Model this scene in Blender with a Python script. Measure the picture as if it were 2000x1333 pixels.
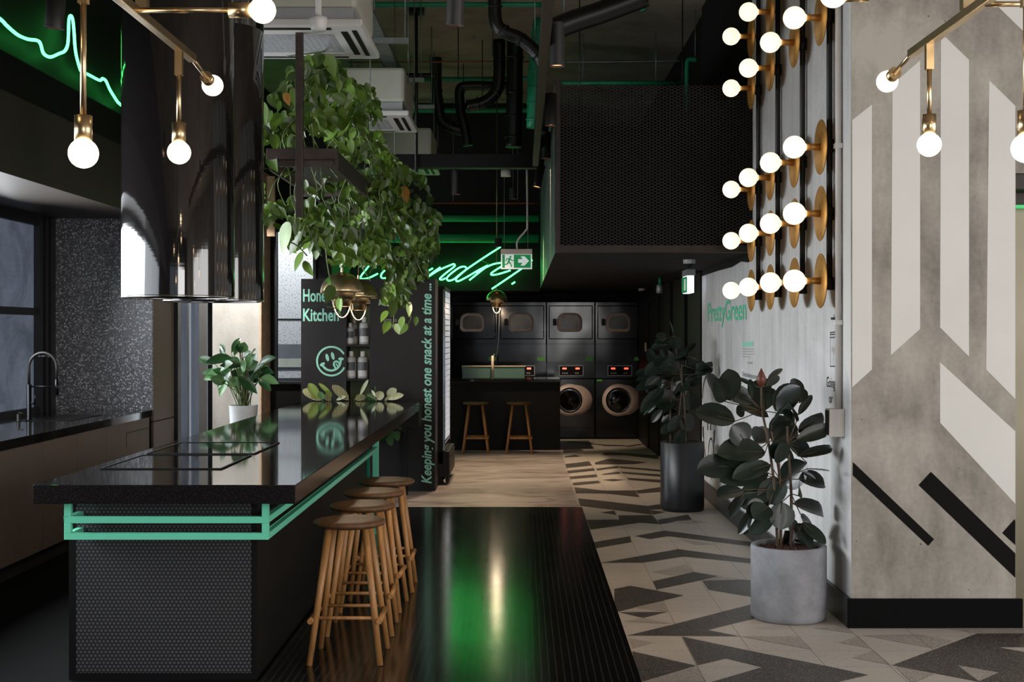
import bpy, bmesh, math, random
from mathutils import Vector, Matrix
random.seed(7)
for o in list(bpy.data.objects): bpy.data.objects.remove(o)
SC = bpy.context.scene
COL = SC.collection
PI = math.pi

# ------------------------------------------------------------------ camera
F, CX, CY, H = 2513.0, 1020.0, 650.0, 1.558      # focal length in px, principal point, eye height
cd = bpy.data.cameras.new('camera'); cam = bpy.data.objects.new('camera', cd); COL.objects.link(cam)
cam.location = (0, 0, H); cam.rotation_euler = (PI/2, 0, 0)
cd.sensor_width = 36; cd.lens = 36*F/2000; cd.shift_x = -0.010; cd.shift_y = -0.00825
cd.clip_start = .05; cd.clip_end = 200
SC.camera = cam
SC.view_settings.view_transform = 'Standard'; SC.view_settings.look = 'None'
SC.view_settings.gamma = 1; SC.view_settings.use_curve_mapping = False
SC.view_settings.exposure = 0.0
SC.cycles.use_denoising = True
SC.cycles.max_bounces = 8; SC.cycles.diffuse_bounces = 3; SC.cycles.glossy_bounces = 5
SC.cycles.transmission_bounces = 6; SC.cycles.transparent_max_bounces = 8
SC.cycles.sample_clamp_indirect = 4
# ------------------------------------------------------------------ world and daylight through the windows
w = bpy.data.worlds.new('world'); SC.world = w; w.use_nodes = True
w.node_tree.nodes['Background'].inputs[0].default_value = (.62, .72, .85, 1)
w.node_tree.nodes['Background'].inputs[1].default_value = .5
def area(name, loc, direction, sx, sy, power, color=(1,1,1), spread=PI):
    l = bpy.data.lights.new(name, 'AREA'); l.shape = 'RECTANGLE'; l.size = sx; l.size_y = sy
    l.energy = power; l.color = color; l.spread = spread
    o = bpy.data.objects.new(name, l); COL.objects.link(o); o.location = loc
    o.rotation_euler = Vector(direction).to_track_quat('-Z', 'Y').to_euler(); return o
def spot(name, loc, direction, power, color, angle=60, blend=.6, r=.03):
    l = bpy.data.lights.new(name, 'SPOT'); l.energy = power; l.color = color; l.spot_size = math.radians(angle)
    l.spot_blend = blend; l.shadow_soft_size = r
    o = bpy.data.objects.new(name, l); COL.objects.link(o); o.location = loc
    o.rotation_euler = Vector(direction).to_track_quat('-Z', 'Y').to_euler(); return o
DAY = (.90, .95, 1.0)
WARM = (1.0, .76, .54)
area('daylight_shopfront', (2.5, -4.6, 1.9), (.08, 1, -.03), 3.0, 2.8, 210, (1, .98, .96))
area('daylight_side_window', (5.0, 2.6, 1.9), (-1, .25, -.05), 4.6, 2.6, 195, (1, .98, .96))
area('daylight_side_glazing', (-3.98, 3.5, 1.72), (1, 0, -.2), 3.4, 1.5, 50, DAY, math.radians(150))
area('daylight_glass_door', (-3.22, 12.1, 1.25), (1, 0, 0), .66, 2.3, 60, DAY, math.radians(125))
area('daylight_kitchen_window', (-3.97, 7.35, 1.72), (1, .0, -.22), 4.5, 1.4, 350, DAY, math.radians(150))

# ------------------------------------------------------------------ helpers
def P(px, py, Y):                      # a photo pixel at distance Y -> a place in the room
    return Vector(((px-CX)*Y/F, Y, H-(py-CY)*Y/F))
def FL(px, py):                        # a photo pixel on the floor
    Y = F*H/(py-CY); return Vector(((px-CX)*Y/F, Y, 0))
def srgb(r, g=None, b=None):
    if g is None:
        h = r.lstrip('#'); r, g, b = [int(h[i:i+2], 16) for i in (0, 2, 4)]
    f = lambda c: c/12.92 if c <= .04045 else ((c+.055)/1.055)**2.4
    return (f(r/255), f(g/255), f(b/255), 1)
def origin(o):
    v = Vector((0, 0, 0))
    while o is not None: v = v + o.location; o = o.parent
    return v
class MB:
    def __init__(s): s.v = []; s.f = []; s.m = []; s.sm = []
    def add(s, vs, fs, mi=0, smooth=False):
        n = len(s.v); s.v += [Vector(v) for v in vs]
        for f in fs: s.f.append([i+n for i in f]); s.m.append(mi); s.sm.append(smooth)
        return s
    def bx(s, x0, x1, y0, y1, z0, z1, mi=0):
        return s.add([(x0,y0,z0),(x1,y0,z0),(x1,y1,z0),(x0,y1,z0),(x0,y0,z1),(x1,y0,z1),(x1,y1,z1),(x0,y1,z1)],
            [(0,3,2,1),(4,5,6,7),(0,1,5,4),(1,2,6,5),(2,3,7,6),(3,0,4,7)], mi)
    def obox(s, c, ax, ay, az, mi=0):   # oriented box, half-extent vectors
        c = Vector(c); ax, ay, az = Vector(ax), Vector(ay), Vector(az)
        vs = [c+ax*i+ay*j+az*k for k in (-1,1) for (i,j) in ((-1,-1),(1,-1),(1,1),(-1,1))]
        return s.add(vs, [(0,3,2,1),(4,5,6,7),(0,1,5,4),(1,2,6,5),(2,3,7,6),(3,0,4,7)], mi)
    def tube(s, pts, r, n=10, caps=True, mi=0, smooth=True):
        pts = [Vector(p) for p in pts]; rs = r if isinstance(r, (list, tuple)) else [r]*len(pts)
        rings = []; prev = None
        for i, p in enumerate(pts):
            if i == 0: d = pts[1]-p
            elif i == len(pts)-1: d = p-pts[i-1]
            else: d = (pts[i+1]-p).normalized()+(p-pts[i-1]).normalized()
            if d.length < 1e-9: d = Vector((0,0,1))
            d.normalize()
            if prev is None:
                a = Vector((0,0,1)) if abs(d.z) < .9 else Vector((1,0,0)); u = d.cross(a).normalized()
            else:
                u = prev - d*prev.dot(d)
                u = u.normalized() if u.length > 1e-6 else d.orthogonal().normalized()
            prev = u; v = d.cross(u)
            rings.append([p+(u*math.cos(2*PI*k/n)+v*math.sin(2*PI*k/n))*rs[i] for k in range(n)])
        vs = [q for rg in rings for q in rg]; fs = []
        for i in range(len(rings)-1):
            for k in range(n):
                a = i*n+k; b = i*n+(k+1) % n; fs.append((a, b, b+n, a+n))
        s.add(vs, fs, mi, smooth)
        if caps:
            s.add(rings[0], [tuple(range(n))[::-1]], mi); s.add(rings[-1], [tuple(range(n))], mi)
        return s
    def lathe(s, prof, c=(0,0,0), n=32, axis='z', mi=0, smooth=True, caps=False):
        c = Vector(c); vs = []
        for (r, z) in prof:
            for k in range(n):
                a = 2*PI*k/n; x, y = r*math.cos(a), r*math.sin(a)
                vs.append(c+(Vector((x,y,z)) if axis == 'z' else Vector((z,x,y)) if axis == 'x' else Vector((x,z,y))))
        fs = []
        for i in range(len(prof)-1):
            for k in range(n):
                a = i*n+k; b = i*n+(k+1) % n; fs.append((a, b, b+n, a+n))
        s.add(vs, fs, mi, smooth); return s
    def sphere(s, c, r, nu=24, nv=14, mi=0, sc=(1,1,1)):
        prof = [(max(1e-5, r*math.sin(PI*i/nv)), -r*math.cos(PI*i/nv)) for i in range(nv+1)]
        n0 = len(s.v); s.lathe(prof, (0,0,0), nu, mi=mi)
        for i in range(n0, len(s.v)): v = s.v[i]; s.v[i] = Vector((v.x*sc[0]+c[0], v.y*sc[1]+c[1], v.z*sc[2]+c[2]))
        return s
    def prism(s, pts, d, mi=0):         # planar polygon pts (3D) extruded by vector d
        n = len(pts); a = [Vector(p) for p in pts]; d = Vector(d); b = [p+d for p in a]
        return s.add(a+b, [tuple(range(n))[::-1], tuple(range(n, 2*n))]+[(i, (i+1) % n, n+(i+1) % n, n+i) for i in range(n)], mi)
    def face(s, pts, mi=0): return s.add(pts, [tuple(range(len(pts)))], mi)
    def build(s, name, mat, parent=None, bev=0, bseg=2, fix=True, recenter=False):
        me = bpy.data.meshes.new(name); o = bpy.data.objects.new(name, me)
        off = origin(parent) if parent else Vector((0,0,0))
        if recenter and s.v:
            lo = Vector([min(v[i] for v in s.v) for i in range(3)]); hi = Vector([max(v[i] for v in s.v) for i in range(3)])
            c = (lo+hi)/2; c.z = lo.z; o.location = c-off; off = c
        me.from_pydata([tuple(v-off) for v in s.v], [], s.f)
        mats = mat if isinstance(mat, (list, tuple)) else [mat]
        for m in mats: me.materials.append(m)
        me.polygons.foreach_set('material_index', s.m); me.polygons.foreach_set('use_smooth', s.sm)
        me.update()
        if fix:
            bm = bmesh.new(); bm.from_mesh(me); bmesh.ops.remove_doubles(bm, verts=bm.verts, dist=1e-5)
            bmesh.ops.recalc_face_normals(bm, faces=bm.faces); bm.to_mesh(me); bm.free()
        if bev:
            md = o.modifiers.new('b', 'BEVEL'); md.width = bev; md.segments = bseg; md.limit_method = 'ANGLE'; md.angle_limit = .7
        COL.objects.link(o); o.parent = parent; return o
def tag(o, label=None, cat=None, group=None, kind=None):
    if label: o['label'] = label
    if cat: o['category'] = cat
    if group: o['group'] = group
    if kind: o['kind'] = kind
    return o
def thing(name, label, cat, loc=(0,0,0), group=None):
    o = bpy.data.objects.new(name, None); COL.objects.link(o); o.location = loc; o.empty_display_size = .1
    return tag(o, label, cat, group)
def struct(name, mb, m, **k): return tag(mb.build(name, m, **k), kind='structure')
def dup(root, loc, rotz=None, label=None, group=None):
    r = root.copy(); COL.objects.link(r); r.location = loc
    if rotz is not None: r.rotation_euler = (0, 0, rotz)
    if label: r['label'] = label
    if group: r['group'] = group
    def rec(a, b):
        for ch in list(a.children):
            c = ch.copy(); COL.objects.link(c); c.parent = b; rec(ch, c)
    rec(root, r); return r
def spline(pts, k=6):                   # Catmull-Rom through 3D points
    pts = [Vector(p) for p in pts]; out = []
    for i in range(len(pts)-1):
        p0 = pts[max(i-1, 0)]; p1 = pts[i]; p2 = pts[i+1]; p3 = pts[min(i+2, len(pts)-1)]
        for j in range(k):
            t = j/k
            out.append(.5*((2*p1)+(p2-p0)*t+(2*p0-5*p1+4*p2-p3)*t*t+(3*p1-p0-3*p2+p3)*t**3))
    out.append(pts[-1]); return out

# ------------------------------------------------------------------ materials
class N:
    def __init__(s, name):
        s.m = bpy.data.materials.new(name); s.m.use_nodes = True; s.t = s.m.node_tree; s.n = s.t.nodes; s.l = s.t.links
        s.b = s.n['Principled BSDF']; s._o = None
    def node(s, ty, **k):
        x = s.n.new(ty)
        for a, v in k.items(): setattr(x, a, v)
        return x
    def obj(s):
        if s._o is None: s._o = s.node('ShaderNodeTexCoord').outputs['Object']
        return s._o
    def link(s, a, b): s.l.new(a, b)
    def set(s, **k):
        for a, v in k.items():
            i = s.b.inputs[a.replace('_', ' ')]
            if hasattr(v, 'default_value') or hasattr(v, 'is_linked'): s.link(v, i)
            else: i.default_value = v
        return s
    def mapping(s, scale=(1,1,1), loc=(0,0,0), src=None):
        x = s.node('ShaderNodeMapping'); x.inputs['Scale'].default_value = scale; x.inputs['Location'].default_value = loc
        s.link(src or s.obj(), x.inputs[0]); return x.outputs[0]
    def noise(s, scale, detail=4, rough=.55, src=None, dist=0):
        x = s.node('ShaderNodeTexNoise'); x.inputs['Scale'].default_value = scale; x.inputs['Detail'].default_value = detail
        x.inputs['Roughness'].default_value = rough; x.inputs['Distortion'].default_value = dist
        s.link(src or s.obj(), x.inputs['Vector']); return x.outputs[0]
    def voro(s, scale, out='Color', src=None, feature='F1'):
        x = s.node('ShaderNodeTexVoronoi'); x.feature = feature; x.inputs['Scale'].default_value = scale
        s.link(src or s.obj(), x.inputs['Vector']); return x.outputs[out]
    def ramp(s, fac, stops, interp='LINEAR'):
        x = s.node('ShaderNodeValToRGB'); e = x.color_ramp.elements; x.color_ramp.interpolation = interp
        while len(e) > 1: e.remove(e[-1])
        e[0].position = stops[0][0]; e[0].color = stops[0][1]
        for p, c in stops[1:]: q = e.new(p); q.color = c
        s.link(fac, x.inputs[0]); return x.outputs[0]
    def mix(s, fac, a, b, mode='MIX'):
        x = s.node('ShaderNodeMix', data_type='RGBA', blend_type=mode)
        for v, i in ((fac, 0), (a, 6), (b, 7)):
            if hasattr(v, 'is_linked'): s.link(v, x.inputs[i])
            else: x.inputs[i].default_value = v
        return x.outputs[2]
    def math(s, op, a, b=None, clamp=False):
        x = s.node('ShaderNodeMath', operation=op, use_clamp=clamp)
        for v, i in ((a, 0), (b, 1)):
            if v is None: continue
            if hasattr(v, 'is_linked'): s.link(v, x.inputs[i])
            else: x.inputs[i].default_value = v
        return x.outputs[0]
    def bump(s, h, strength=.3, dist=.01):
        x = s.node('ShaderNodeBump'); x.inputs['Strength'].default_value = strength; x.inputs['Distance'].default_value = dist
        s.link(h, x.inputs['Height']); s.link(x.outputs[0], s.b.inputs['Normal']); return s
def g(v): return (v, v, v, 1)
def simple(name, c, rough=.5, metal=0, var=.12, nscale=6, spec=None, bump=0, bscale=40, coat=0, emit=None, es=0):
    n = N(name); c = srgb(c) if isinstance(c, str) else c
    lo = tuple(x*(1-var) for x in c[:3])+(1,); hi = tuple(min(1, x*(1+var)) for x in c[:3])+(1,)
    n.set(Base_Color=n.ramp(n.noise(nscale), [(.3, lo), (.7, hi)]), Roughness=rough, Metallic=metal)
    if spec is not None: n.b.inputs['Specular IOR Level'].default_value = spec
    if bump: n.bump(n.noise(bscale), bump, .005)
    if coat: n.b.inputs['Coat Weight'].default_value = coat; n.b.inputs['Coat Roughness'].default_value = .05
    if emit: n.b.inputs['Emission Color'].default_value = emit; n.b.inputs['Emission Strength'].default_value = es
    return n.m
def glow(name, c, s, body=(.8,.8,.8,1)):
    n = N(name); n.set(Base_Color=body, Roughness=.4); n.b.inputs['Emission Color'].default_value = c
    n.b.inputs['Emission Strength'].default_value = s; return n.m
def concrete(name, lo, hi, streak=(6, 6, .5), pores=True, rough=.75, blotch=1.1, spec=.3):
    n = N(name); lo, hi = srgb(lo), srgb(hi)
    a = n.noise(blotch, 6, .6, dist=.6); b = n.noise(3, 5, .6, src=n.mapping(streak)); c = n.noise(40, 3)
    f = n.math('ADD', n.math('MULTIPLY', a, .5), n.math('ADD', n.math('MULTIPLY', b, .38), n.math('MULTIPLY', c, .12)))
    col = n.ramp(f, [(.36, lo), (.62, hi)])
    if pores:
        d = n.voro(9, 'Distance'); pr = n.math('LESS_THAN', d, .045); k = n.math('GREATER_THAN', n.noise(2.3), .5)
        col = n.mix(n.math('MULTIPLY', n.math('MULTIPLY', pr, k), .75), col, srgb('2c2925'))
    n.set(Base_Color=col, Roughness=rough); n.b.inputs['Specular IOR Level'].default_value = spec
    n.bump(f, .25, .01); return n.m
M = {}
M['black'] = simple('black_paint', '0d0c0c', .55, spec=.2)
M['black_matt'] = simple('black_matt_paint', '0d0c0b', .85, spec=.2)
M['ceil'] = concrete('ceiling_concrete', '7a6b5e', 'a09080', streak=(1, 1, 1), pores=False)
M['ceil_dark'] = simple('dark_sprayed_ceiling', '0e0d0d', .9, bump=.5, bscale=25, spec=.2)
M['wall_dark'] = simple('dark_wall_paint', '131212', .7, spec=.3)
M['grey_panel'] = simple('warm_grey_laminate', '3b3530', .5, var=.05, spec=.35)
M['cab'] = simple('taupe_laminate', '6b5d53', .5, var=.06, nscale=3, spec=.35)
M['kick'] = simple('kickboard_black', '0b0b0b', .7)
M['conc_wall'] = concrete('board_marked_concrete', 'aaa9a8', 'd4d3d2', streak=(1, 2.6, .22), rough=.7)
M['conc_col'] = concrete('column_concrete', '746e65', 'aca59b', streak=(2.2, 2.2, .6), blotch=1.6)
M['conc_pillar'] = concrete('pale_concrete', 'a39f98', 'c9c6c0', streak=(2, 2, .8), pores=False)
M['white_paint'] = simple('white_wall_paint', 'd2cfca', .7, var=.03, nscale=3, spec=.25)
M['black_bar'] = simple('black_wall_paint', '141211', .8, var=.1, spec=.1)
M['base'] = simple('black_skirting', '050505', .6, spec=.08)
M['base_grey'] = simple('charcoal_skirting', '2b2b2e', .4, spec=.5)
M['hood'] = simple('black_gloss_steel', '070606', .11, metal=0, var=.05, spec=.8, coat=1)
n = N('black_gloss_steel'); st = n.noise(14, 3, src=n.mapping((1, 1, .012)))
n.set(Base_Color=(.008, .007, .007, 1), Roughness=n.math('ADD', n.math('MULTIPLY', st, .08), .03), Metallic=0.0); n.b.inputs['IOR'].default_value = 1.85
n.b.inputs['Specular IOR Level'].default_value = .5
n.bump(n.noise(30, 2, src=n.mapping((.05, .05, 1.2))), .12, .002); M['hood'] = n.m
M['steel'] = simple('brushed_steel', '9a9895', .3, metal=1)
M['steel_dark'] = simple('dark_steel', '504743', .42, metal=.8, var=.2, nscale=12)
M['rust'] = simple('raw_steel_frame', '2a211c', .5, metal=.4, var=.3, nscale=10)
M['chrome'] = simple('chrome', 'c8c8c8', .12, metal=1)
M['gun'] = simple('gunmetal', '2c2c2e', .35, metal=1)
M['brass'] = simple('brushed_brass', 'd4bb92', .3, metal=1, var=.08, nscale=14)
M['brass_dull'] = simple('aged_brass_disc', 'b98a48', .5, metal=.75, var=.18, nscale=20)
M['teal'] = simple('mint_green_enamel', '6fd8b4', .35, var=.02)
M['teal_print'] = simple('mint_green_print', '8fcdb8', .6, var=.03)
M['print_black'] = simple('black_print', '1d1d1e', .7)
M['print_grey'] = simple('pale_grey_print', '9a9690', .7)
M['white_plastic'] = simple('white_plastic', 'cfccc8', .4, var=.03)
M['grey_plastic'] = simple('grey_plastic', '9d9ea0', .45, var=.03)
M['ac_body'] = simple('insulated_white_casing', 'b7b5a8', .6, var=.05)
M['galv'] = simple('galvanised_steel', '7d8480', .45, metal=.7, var=.15, nscale=20)
M['pipe_black'] = simple('black_pipe', '0e0d0d', .4, spec=.4)
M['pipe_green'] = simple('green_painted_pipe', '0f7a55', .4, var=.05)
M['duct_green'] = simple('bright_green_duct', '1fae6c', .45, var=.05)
M['copper'] = simple('copper_pipe', '7a4a34', .4, metal=.8)
M['conduit'] = simple('pale_conduit', 'c4bdb6', .45, var=.03)
M['duct'] = simple('green_lit_duct_paint', '53605a', .4, metal=.3)
M['spot_black'] = simple('spotlight_black', '1e1c1b', .5, spec=.4)
M['spot_glow'] = glow('spotlight_lens', (1, .45, .15, 1), 2.2)
M['rubber_pot'] = simple('black_planter', '17181b', .38, spec=.5)
M['pot_conc'] = concrete('grey_cement_pot', '6c6d71', '8e8e92', streak=(2, 2, 2), pores=False, blotch=4)
M['white_pot'] = simple('white_glazed_pot', 'd9dadd', .35, var=.03)
M['soil'] = simple('bark_mulch', '3a1e15', .9, var=.6, nscale=60, bump=1, bscale=80)
M['bark'] = simple('plant_stem', '4a3a29', .7, var=.2, nscale=30)
M['stake'] = simple('bamboo_stake', '8f7350', .6)
M['vine'] = simple('green_vine', '4d5a2c', .5, var=.2)
M['bud'] = simple('red_brown_bud', '5a2c1c', .45, var=.2)
def leafmat(name, a, b, rough=.35, sheen=.5, under=None, scale=5):
    n = N(name); c = n.ramp(n.noise(scale, 3), [(.35, srgb(a)), (.65, srgb(b))])
    if under:
        gm = n.node('ShaderNodeNewGeometry'); c = n.mix(gm.outputs['Backfacing'], c, srgb(under))
    n.set(Base_Color=c, Roughness=rough); n.b.inputs['Specular IOR Level'].default_value = sheen
    n.bump(n.noise(60, 2), .15, .003); return n.m
M['leaf_rubber'] = leafmat('rubber_plant_leaf', '111812', '222c23', .32, .45, '32372a')
M['leaf_pothos'] = leafmat('pothos_leaf', '253a0e', '4b631b', .35, .5, '3d5524', 3)
M['leaf_lily'] = leafmat('peace_lily_leaf', '183a1c', '2f5f2c', .3, .6, '5b8350', 6)
M['leaf_lime'] = leafmat('lime_leaf', '6f9a22', 'a5c545', .35, .5, '8da54a', 6)
# calathea: pale blade with fine green stripes
n = N('striped_leaf'); wv = n.node('ShaderNodeTexWave'); wv.inputs['Scale'].default_value = 22; wv.inputs['Distortion'].default_value = 1.5
n.link(n.obj(), wv.inputs[0]); n.set(Base_Color=n.ramp(wv.outputs[1], [(.35, srgb('4f5d2e')), (.6, srgb('c9bf95'))]), Roughness=.4); M['leaf_stripe'] = n.m
# bulbs and neon
M['bulb'] = glow('warm_globe_bulb', (1, .72, .44, 1), 16)
M['opal'] = glow('opal_globe_bulb', (1, .80, .54, 1), 1.35)
M['lampin'] = glow('lamp_inner_glow', (1, .68, .35, 1), 3.5)
M['neon'] = glow('green_neon', (.055, 1, .16, 1), 7)
M['screen_red'] = glow('red_display', (1, .05, .02, 1), 3)
M['exit_green'] = simple('exit_green', '12894c', .4, emit=srgb('12894c'), es=.35)
M['exit_white'] = simple('exit_white', 'd8ded9', .4, emit=(.9, 1, .95, 1), es=.35)
M['exit_glow'] = glow('exit_side_light', (.85, .9, 1, 1), 1.2)
M['led'] = glow('fridge_led_strip', (.75, .85, 1, 1), .35)
# stone worktop
n = N('black_stone_worktop'); sp = n.voro(420, 'Color'); spk = n.math('GREATER_THAN', n.node('ShaderNodeSeparateColor').outputs[0], 2)
sep = n.node('ShaderNodeSeparateColor'); n.link(sp, sep.inputs[0])
spk = n.math('GREATER_THAN', sep.outputs[0], .86)
n.set(Base_Color=n.mix(spk, srgb('121110'), srgb('383431')), Roughness=n.math('ADD', n.math('MULTIPLY', n.noise(3), .05), .035)); n.b.inputs['IOR'].default_value = 1.75
M['stone'] = n.m
n = N('satin_stone_edge'); sp = n.voro(300, 'Color'); sep = n.node('ShaderNodeSeparateColor'); n.link(sp, sep.inputs[0])
n.set(Base_Color=n.mix(n.math('GREATER_THAN', sep.outputs[0], .8), srgb('161414'), srgb('242120')), Roughness=.2); M['stone_edge'] = n.m
M['cook'] = simple('ceramic_hob_glass', '060606', .04, spec=.6)
M['sinkm'] = simple('black_sink', '0b0b0b', .3)
# terrazzo
n = N('terrazzo_splashback'); v1 = n.voro(75, 'Color'); sep = n.node('ShaderNodeSeparateColor'); n.link(v1, sep.inputs[0])
d1 = n.voro(75, 'Distance')
chip = n.ramp(sep.outputs[0], [(0, srgb('5c5d61')), (.45, srgb('707176')), (.7, srgb('8f9096')), (.88, srgb('b9bac0')), (1, srgb('d0d1d6'))])
n.set(Base_Color=n.mix(n.math('GREATER_THAN', d1, .55), chip, srgb('525357')), Roughness=.35); M['terrazzo'] = n.m
# perforated panel
def hexmask(n, a, r, ax=(0, 2), src=None):
    sx = n.node('ShaderNodeSeparateXYZ'); n.link(src or n.obj(), sx.inputs[0]); b = a*1.732
    def lat(ox, oz):
        x = n.math('SUBTRACT', n.math('MODULO', n.math('ADD', sx.outputs[ax[0]], 100+ox), a), a/2)
        z = n.math('SUBTRACT', n.math('MODULO', n.math('ADD', sx.outputs[ax[1]], 100+oz), b), b/2)
        return n.math('SQRT', n.math('ADD', n.math('MULTIPLY', x, x), n.math('MULTIPLY', z, z)))
    return n.math('MINIMUM', lat(0, 0), lat(a/2, b/2))
n = N('perforated_black_panel'); d = hexmask(n, .0186, .006, (0, 2)); mk = n.math('LESS_THAN', d, .0062)
n.set(Base_Color=n.mix(mk, srgb('121213'), srgb('4c4c4f')), Roughness=.5)
hh = n.math('SUBTRACT', 1.0, mk); n.bump(hh, .6, .003); M['perf'] = n.m
# rubber mat: long ribs with small studs
n = N('ribbed_rubber_mat'); sx = n.node('ShaderNodeSeparateXYZ'); n.link(n.obj(), sx.inputs[0])
ux = n.math('MODULO', n.math('ADD', sx.outputs[0], 50), .0345); uy = n.math('MODULO', n.math('ADD', sx.outputs[1], 50), .034)
rib = n.math('LESS_THAN', ux, .0055); cross = n.math('LESS_THAN', uy, .012); rip = n.math('ABSOLUTE', n.math('SUBTRACT', n.math('MODULO', n.math('ADD', sx.outputs[1], 50), .0165), .00825))
hgt = n.math('MAXIMUM', n.math('MULTIPLY', rib, n.math('ADD', n.math('MULTIPLY', cross, .8), .2)), n.math('MULTIPLY', rip, 9.0))
n.set(Base_Color=n.mix(n.math('MULTIPLY', rib, n.math('ADD', n.math('MULTIPLY', cross, .6), .4)), srgb('111111'), srgb('3a3938')), Roughness=n.math('ADD', n.math('MULTIPLY', n.noise(2.5), .08), .10)); n.b.inputs['IOR'].default_value = 1.6
n.bump(hgt, .6, .0022); M['mat'] = n.m
# floor tiles
def tilemat(name, base, spk, dens, sc=230, rough=.42):
    n = N(name); v = n.voro(sc, 'Color'); sep = n.node('ShaderNodeSeparateColor'); n.link(v, sep.inputs[0])
    c = n.mix(n.math('GREATER_THAN', sep.outputs[0], dens), srgb(base), srgb(spk))
    c = n.mix(n.math('MULTIPLY', n.noise(1.6, 4), .25), c, srgb('3c3630'), 'MULTIPLY')
    sx = n.node('ShaderNodeSeparateXYZ'); n.link(n.obj(), sx.inputs[0])
    gx = n.math('LESS_THAN', n.math('ABSOLUTE', n.math('SUBTRACT', n.math('MODULO', n.math('ADD', sx.outputs[0], 30-.516+.15), .3), .15)), .0016)
    gy = n.math('LESS_THAN', n.math('ABSOLUTE', n.math('SUBTRACT', n.math('MODULO', n.math('ADD', sx.outputs[1], 30.006+.15), .3), .15)), .0014)
    gr = n.math('MAXIMUM', gx, gy)
    n.set(Base_Color=n.mix(n.math('MULTIPLY', gr, .75), c, srgb('2e2a27')), Roughness=rough)
    n.b.inputs['Specular IOR Level'].default_value = .35; return n.m
M['tile_l'] = tilemat('pale_terrazzo_tile', 'b8aea3', 'a79d92', .8)
M['tile_m'] = tilemat('mid_terrazzo_tile', '948a80', 'b3a99e', .7)
M['tile_d'] = tilemat('dark_terrazzo_tile', '3c3835', '857c72', .86, 260)
n = N('polished_concrete_floor'); a = n.noise(1.3, 6, .6, dist=1.2, src=n.mapping((1, 2.2, 1)))
n.set(Base_Color=n.ramp(a, [(.35, srgb('6d625c')), (.5, srgb('928780')), (.68, srgb('a79c96'))]), Roughness=.32); M['conc_floor'] = n.m
M['floor_dark'] = simple('dark_floor', '090908', .8, var=.2, spec=.05)
# timber
n = N('oiled_oak'); wv = n.noise(5, 4, .6, src=n.mapping((7, 7, 1.2))); n.set(Base_Color=n.ramp(wv, [(.3, srgb('8d6238')), (.7, srgb('b9854f'))]), Roughness=.42); M['oak'] = n.m
n = N('oiled_oak_seat'); wv = n.noise(5, 4, .6, src=n.mapping((9, 1, 7))); n.set(Base_Color=n.ramp(wv, [(.3, srgb('4d331d')), (.7, srgb('6d4a2a'))]), Roughness=.5); M['oak_seat'] = n.m
n = N('washer_black_enamel'); n.set(Base_Color=srgb('0c0a0a'), Roughness=n.math('ADD', n.math('MULTIPLY', n.noise(3), .10), .07)); n.b.inputs['IOR'].default_value = 1.5
n.bump(n.noise(1.6, 1), .35, .02); M['enamel'] = n.m
M['ring'] = simple('rose_grey_ring', 'bfada5', .45, metal=.1)
M['drum'] = simple('drum_interior', '3a3734', .25, metal=.8, var=.5, nscale=8)
n = N('clear_glass'); n.set(Base_Color=(.95, .97, .97, 1), Roughness=.02); n.b.inputs['Transmission Weight'].default_value = 1; n.b.inputs['IOR'].default_value = 1.2; M['glass'] = n.m
n = N('dusty_glowing_glass'); n.set(Base_Color=n.ramp(n.noise(2.2, 7, .7, dist=2), [(.3, srgb('23262c')), (.75, srgb('474c55'))]), Roughness=.12)
n.set(Emission_Color=n.ramp(n.noise(1.4, 7, .7, dist=2), [(.3, srgb('343a44')), (.75, srgb('5d6675'))])); n.b.inputs['Emission Strength'].default_value = .9; M['dusty'] = n.m  # emission stands in for daylight through the dusty pane
M['frame_blue'] = simple('dark_blue_grey_frame', '23262e', .35, spec=.5)
M['frame_black'] = simple('black_window_frame', '121214', .4)
M['out_wall'] = glow('daylit_rendered_wall', (.74, .79, .84, 1), .62, body=(.1,.1,.1,1))
n = N('daylit_rendered_wall'); pv = n.noise(55, 3); cc = n.ramp(pv, [(.36, srgb('8d9194')), (.46, srgb('cfd2d5'))]); n.set(Base_Color=cc, Roughness=.9); M['out_wall'] = n.m
M['out_grey'] = simple('grey_exterior_band', '6b7077', .8)
M['out_pale'] = simple('pale_exterior_band', 'b9c0b4', .8)
M['sage'] = simple('green_lit_niche_back', '5b6b4a', .6)  # green light on the niche back is put into this base colour
M['sage_tank'] = simple('sage_green_enamel', '4b6a60', .45, var=.04)
M['kiosk'] = simple('charcoal_laminate', '191717', .5, var=.05, spec=.2)
M['bottle'] = simple('silver_grey_bottle', 'a8a5a4', .35, var=.05)
M['label_dark'] = simple('dark_photo_label', '4a4a50', .5, var=.5, nscale=60)
M['label_white'] = simple('pale_bottle_label', 'c9c6c6', .5)
M['lift'] = simple('brushed_bronze_lift_door', '6f695a', .45, metal=1, var=.1, nscale=2)
M['timber_raw'] = simple('pale_raw_timber', 'c2a180', .6, var=.2, nscale=14)
M['teal_box'] = simple('teal_glass_panel', '11a585', .2)
M['sticker'] = simple('green_sticker', '5fae4a', .5)
M['beige'] = simple('beige_metal', 'b7a58f', .4)
M['curtain'] = simple('pale_blue_grey_glass', '7e848e', .2)

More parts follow.
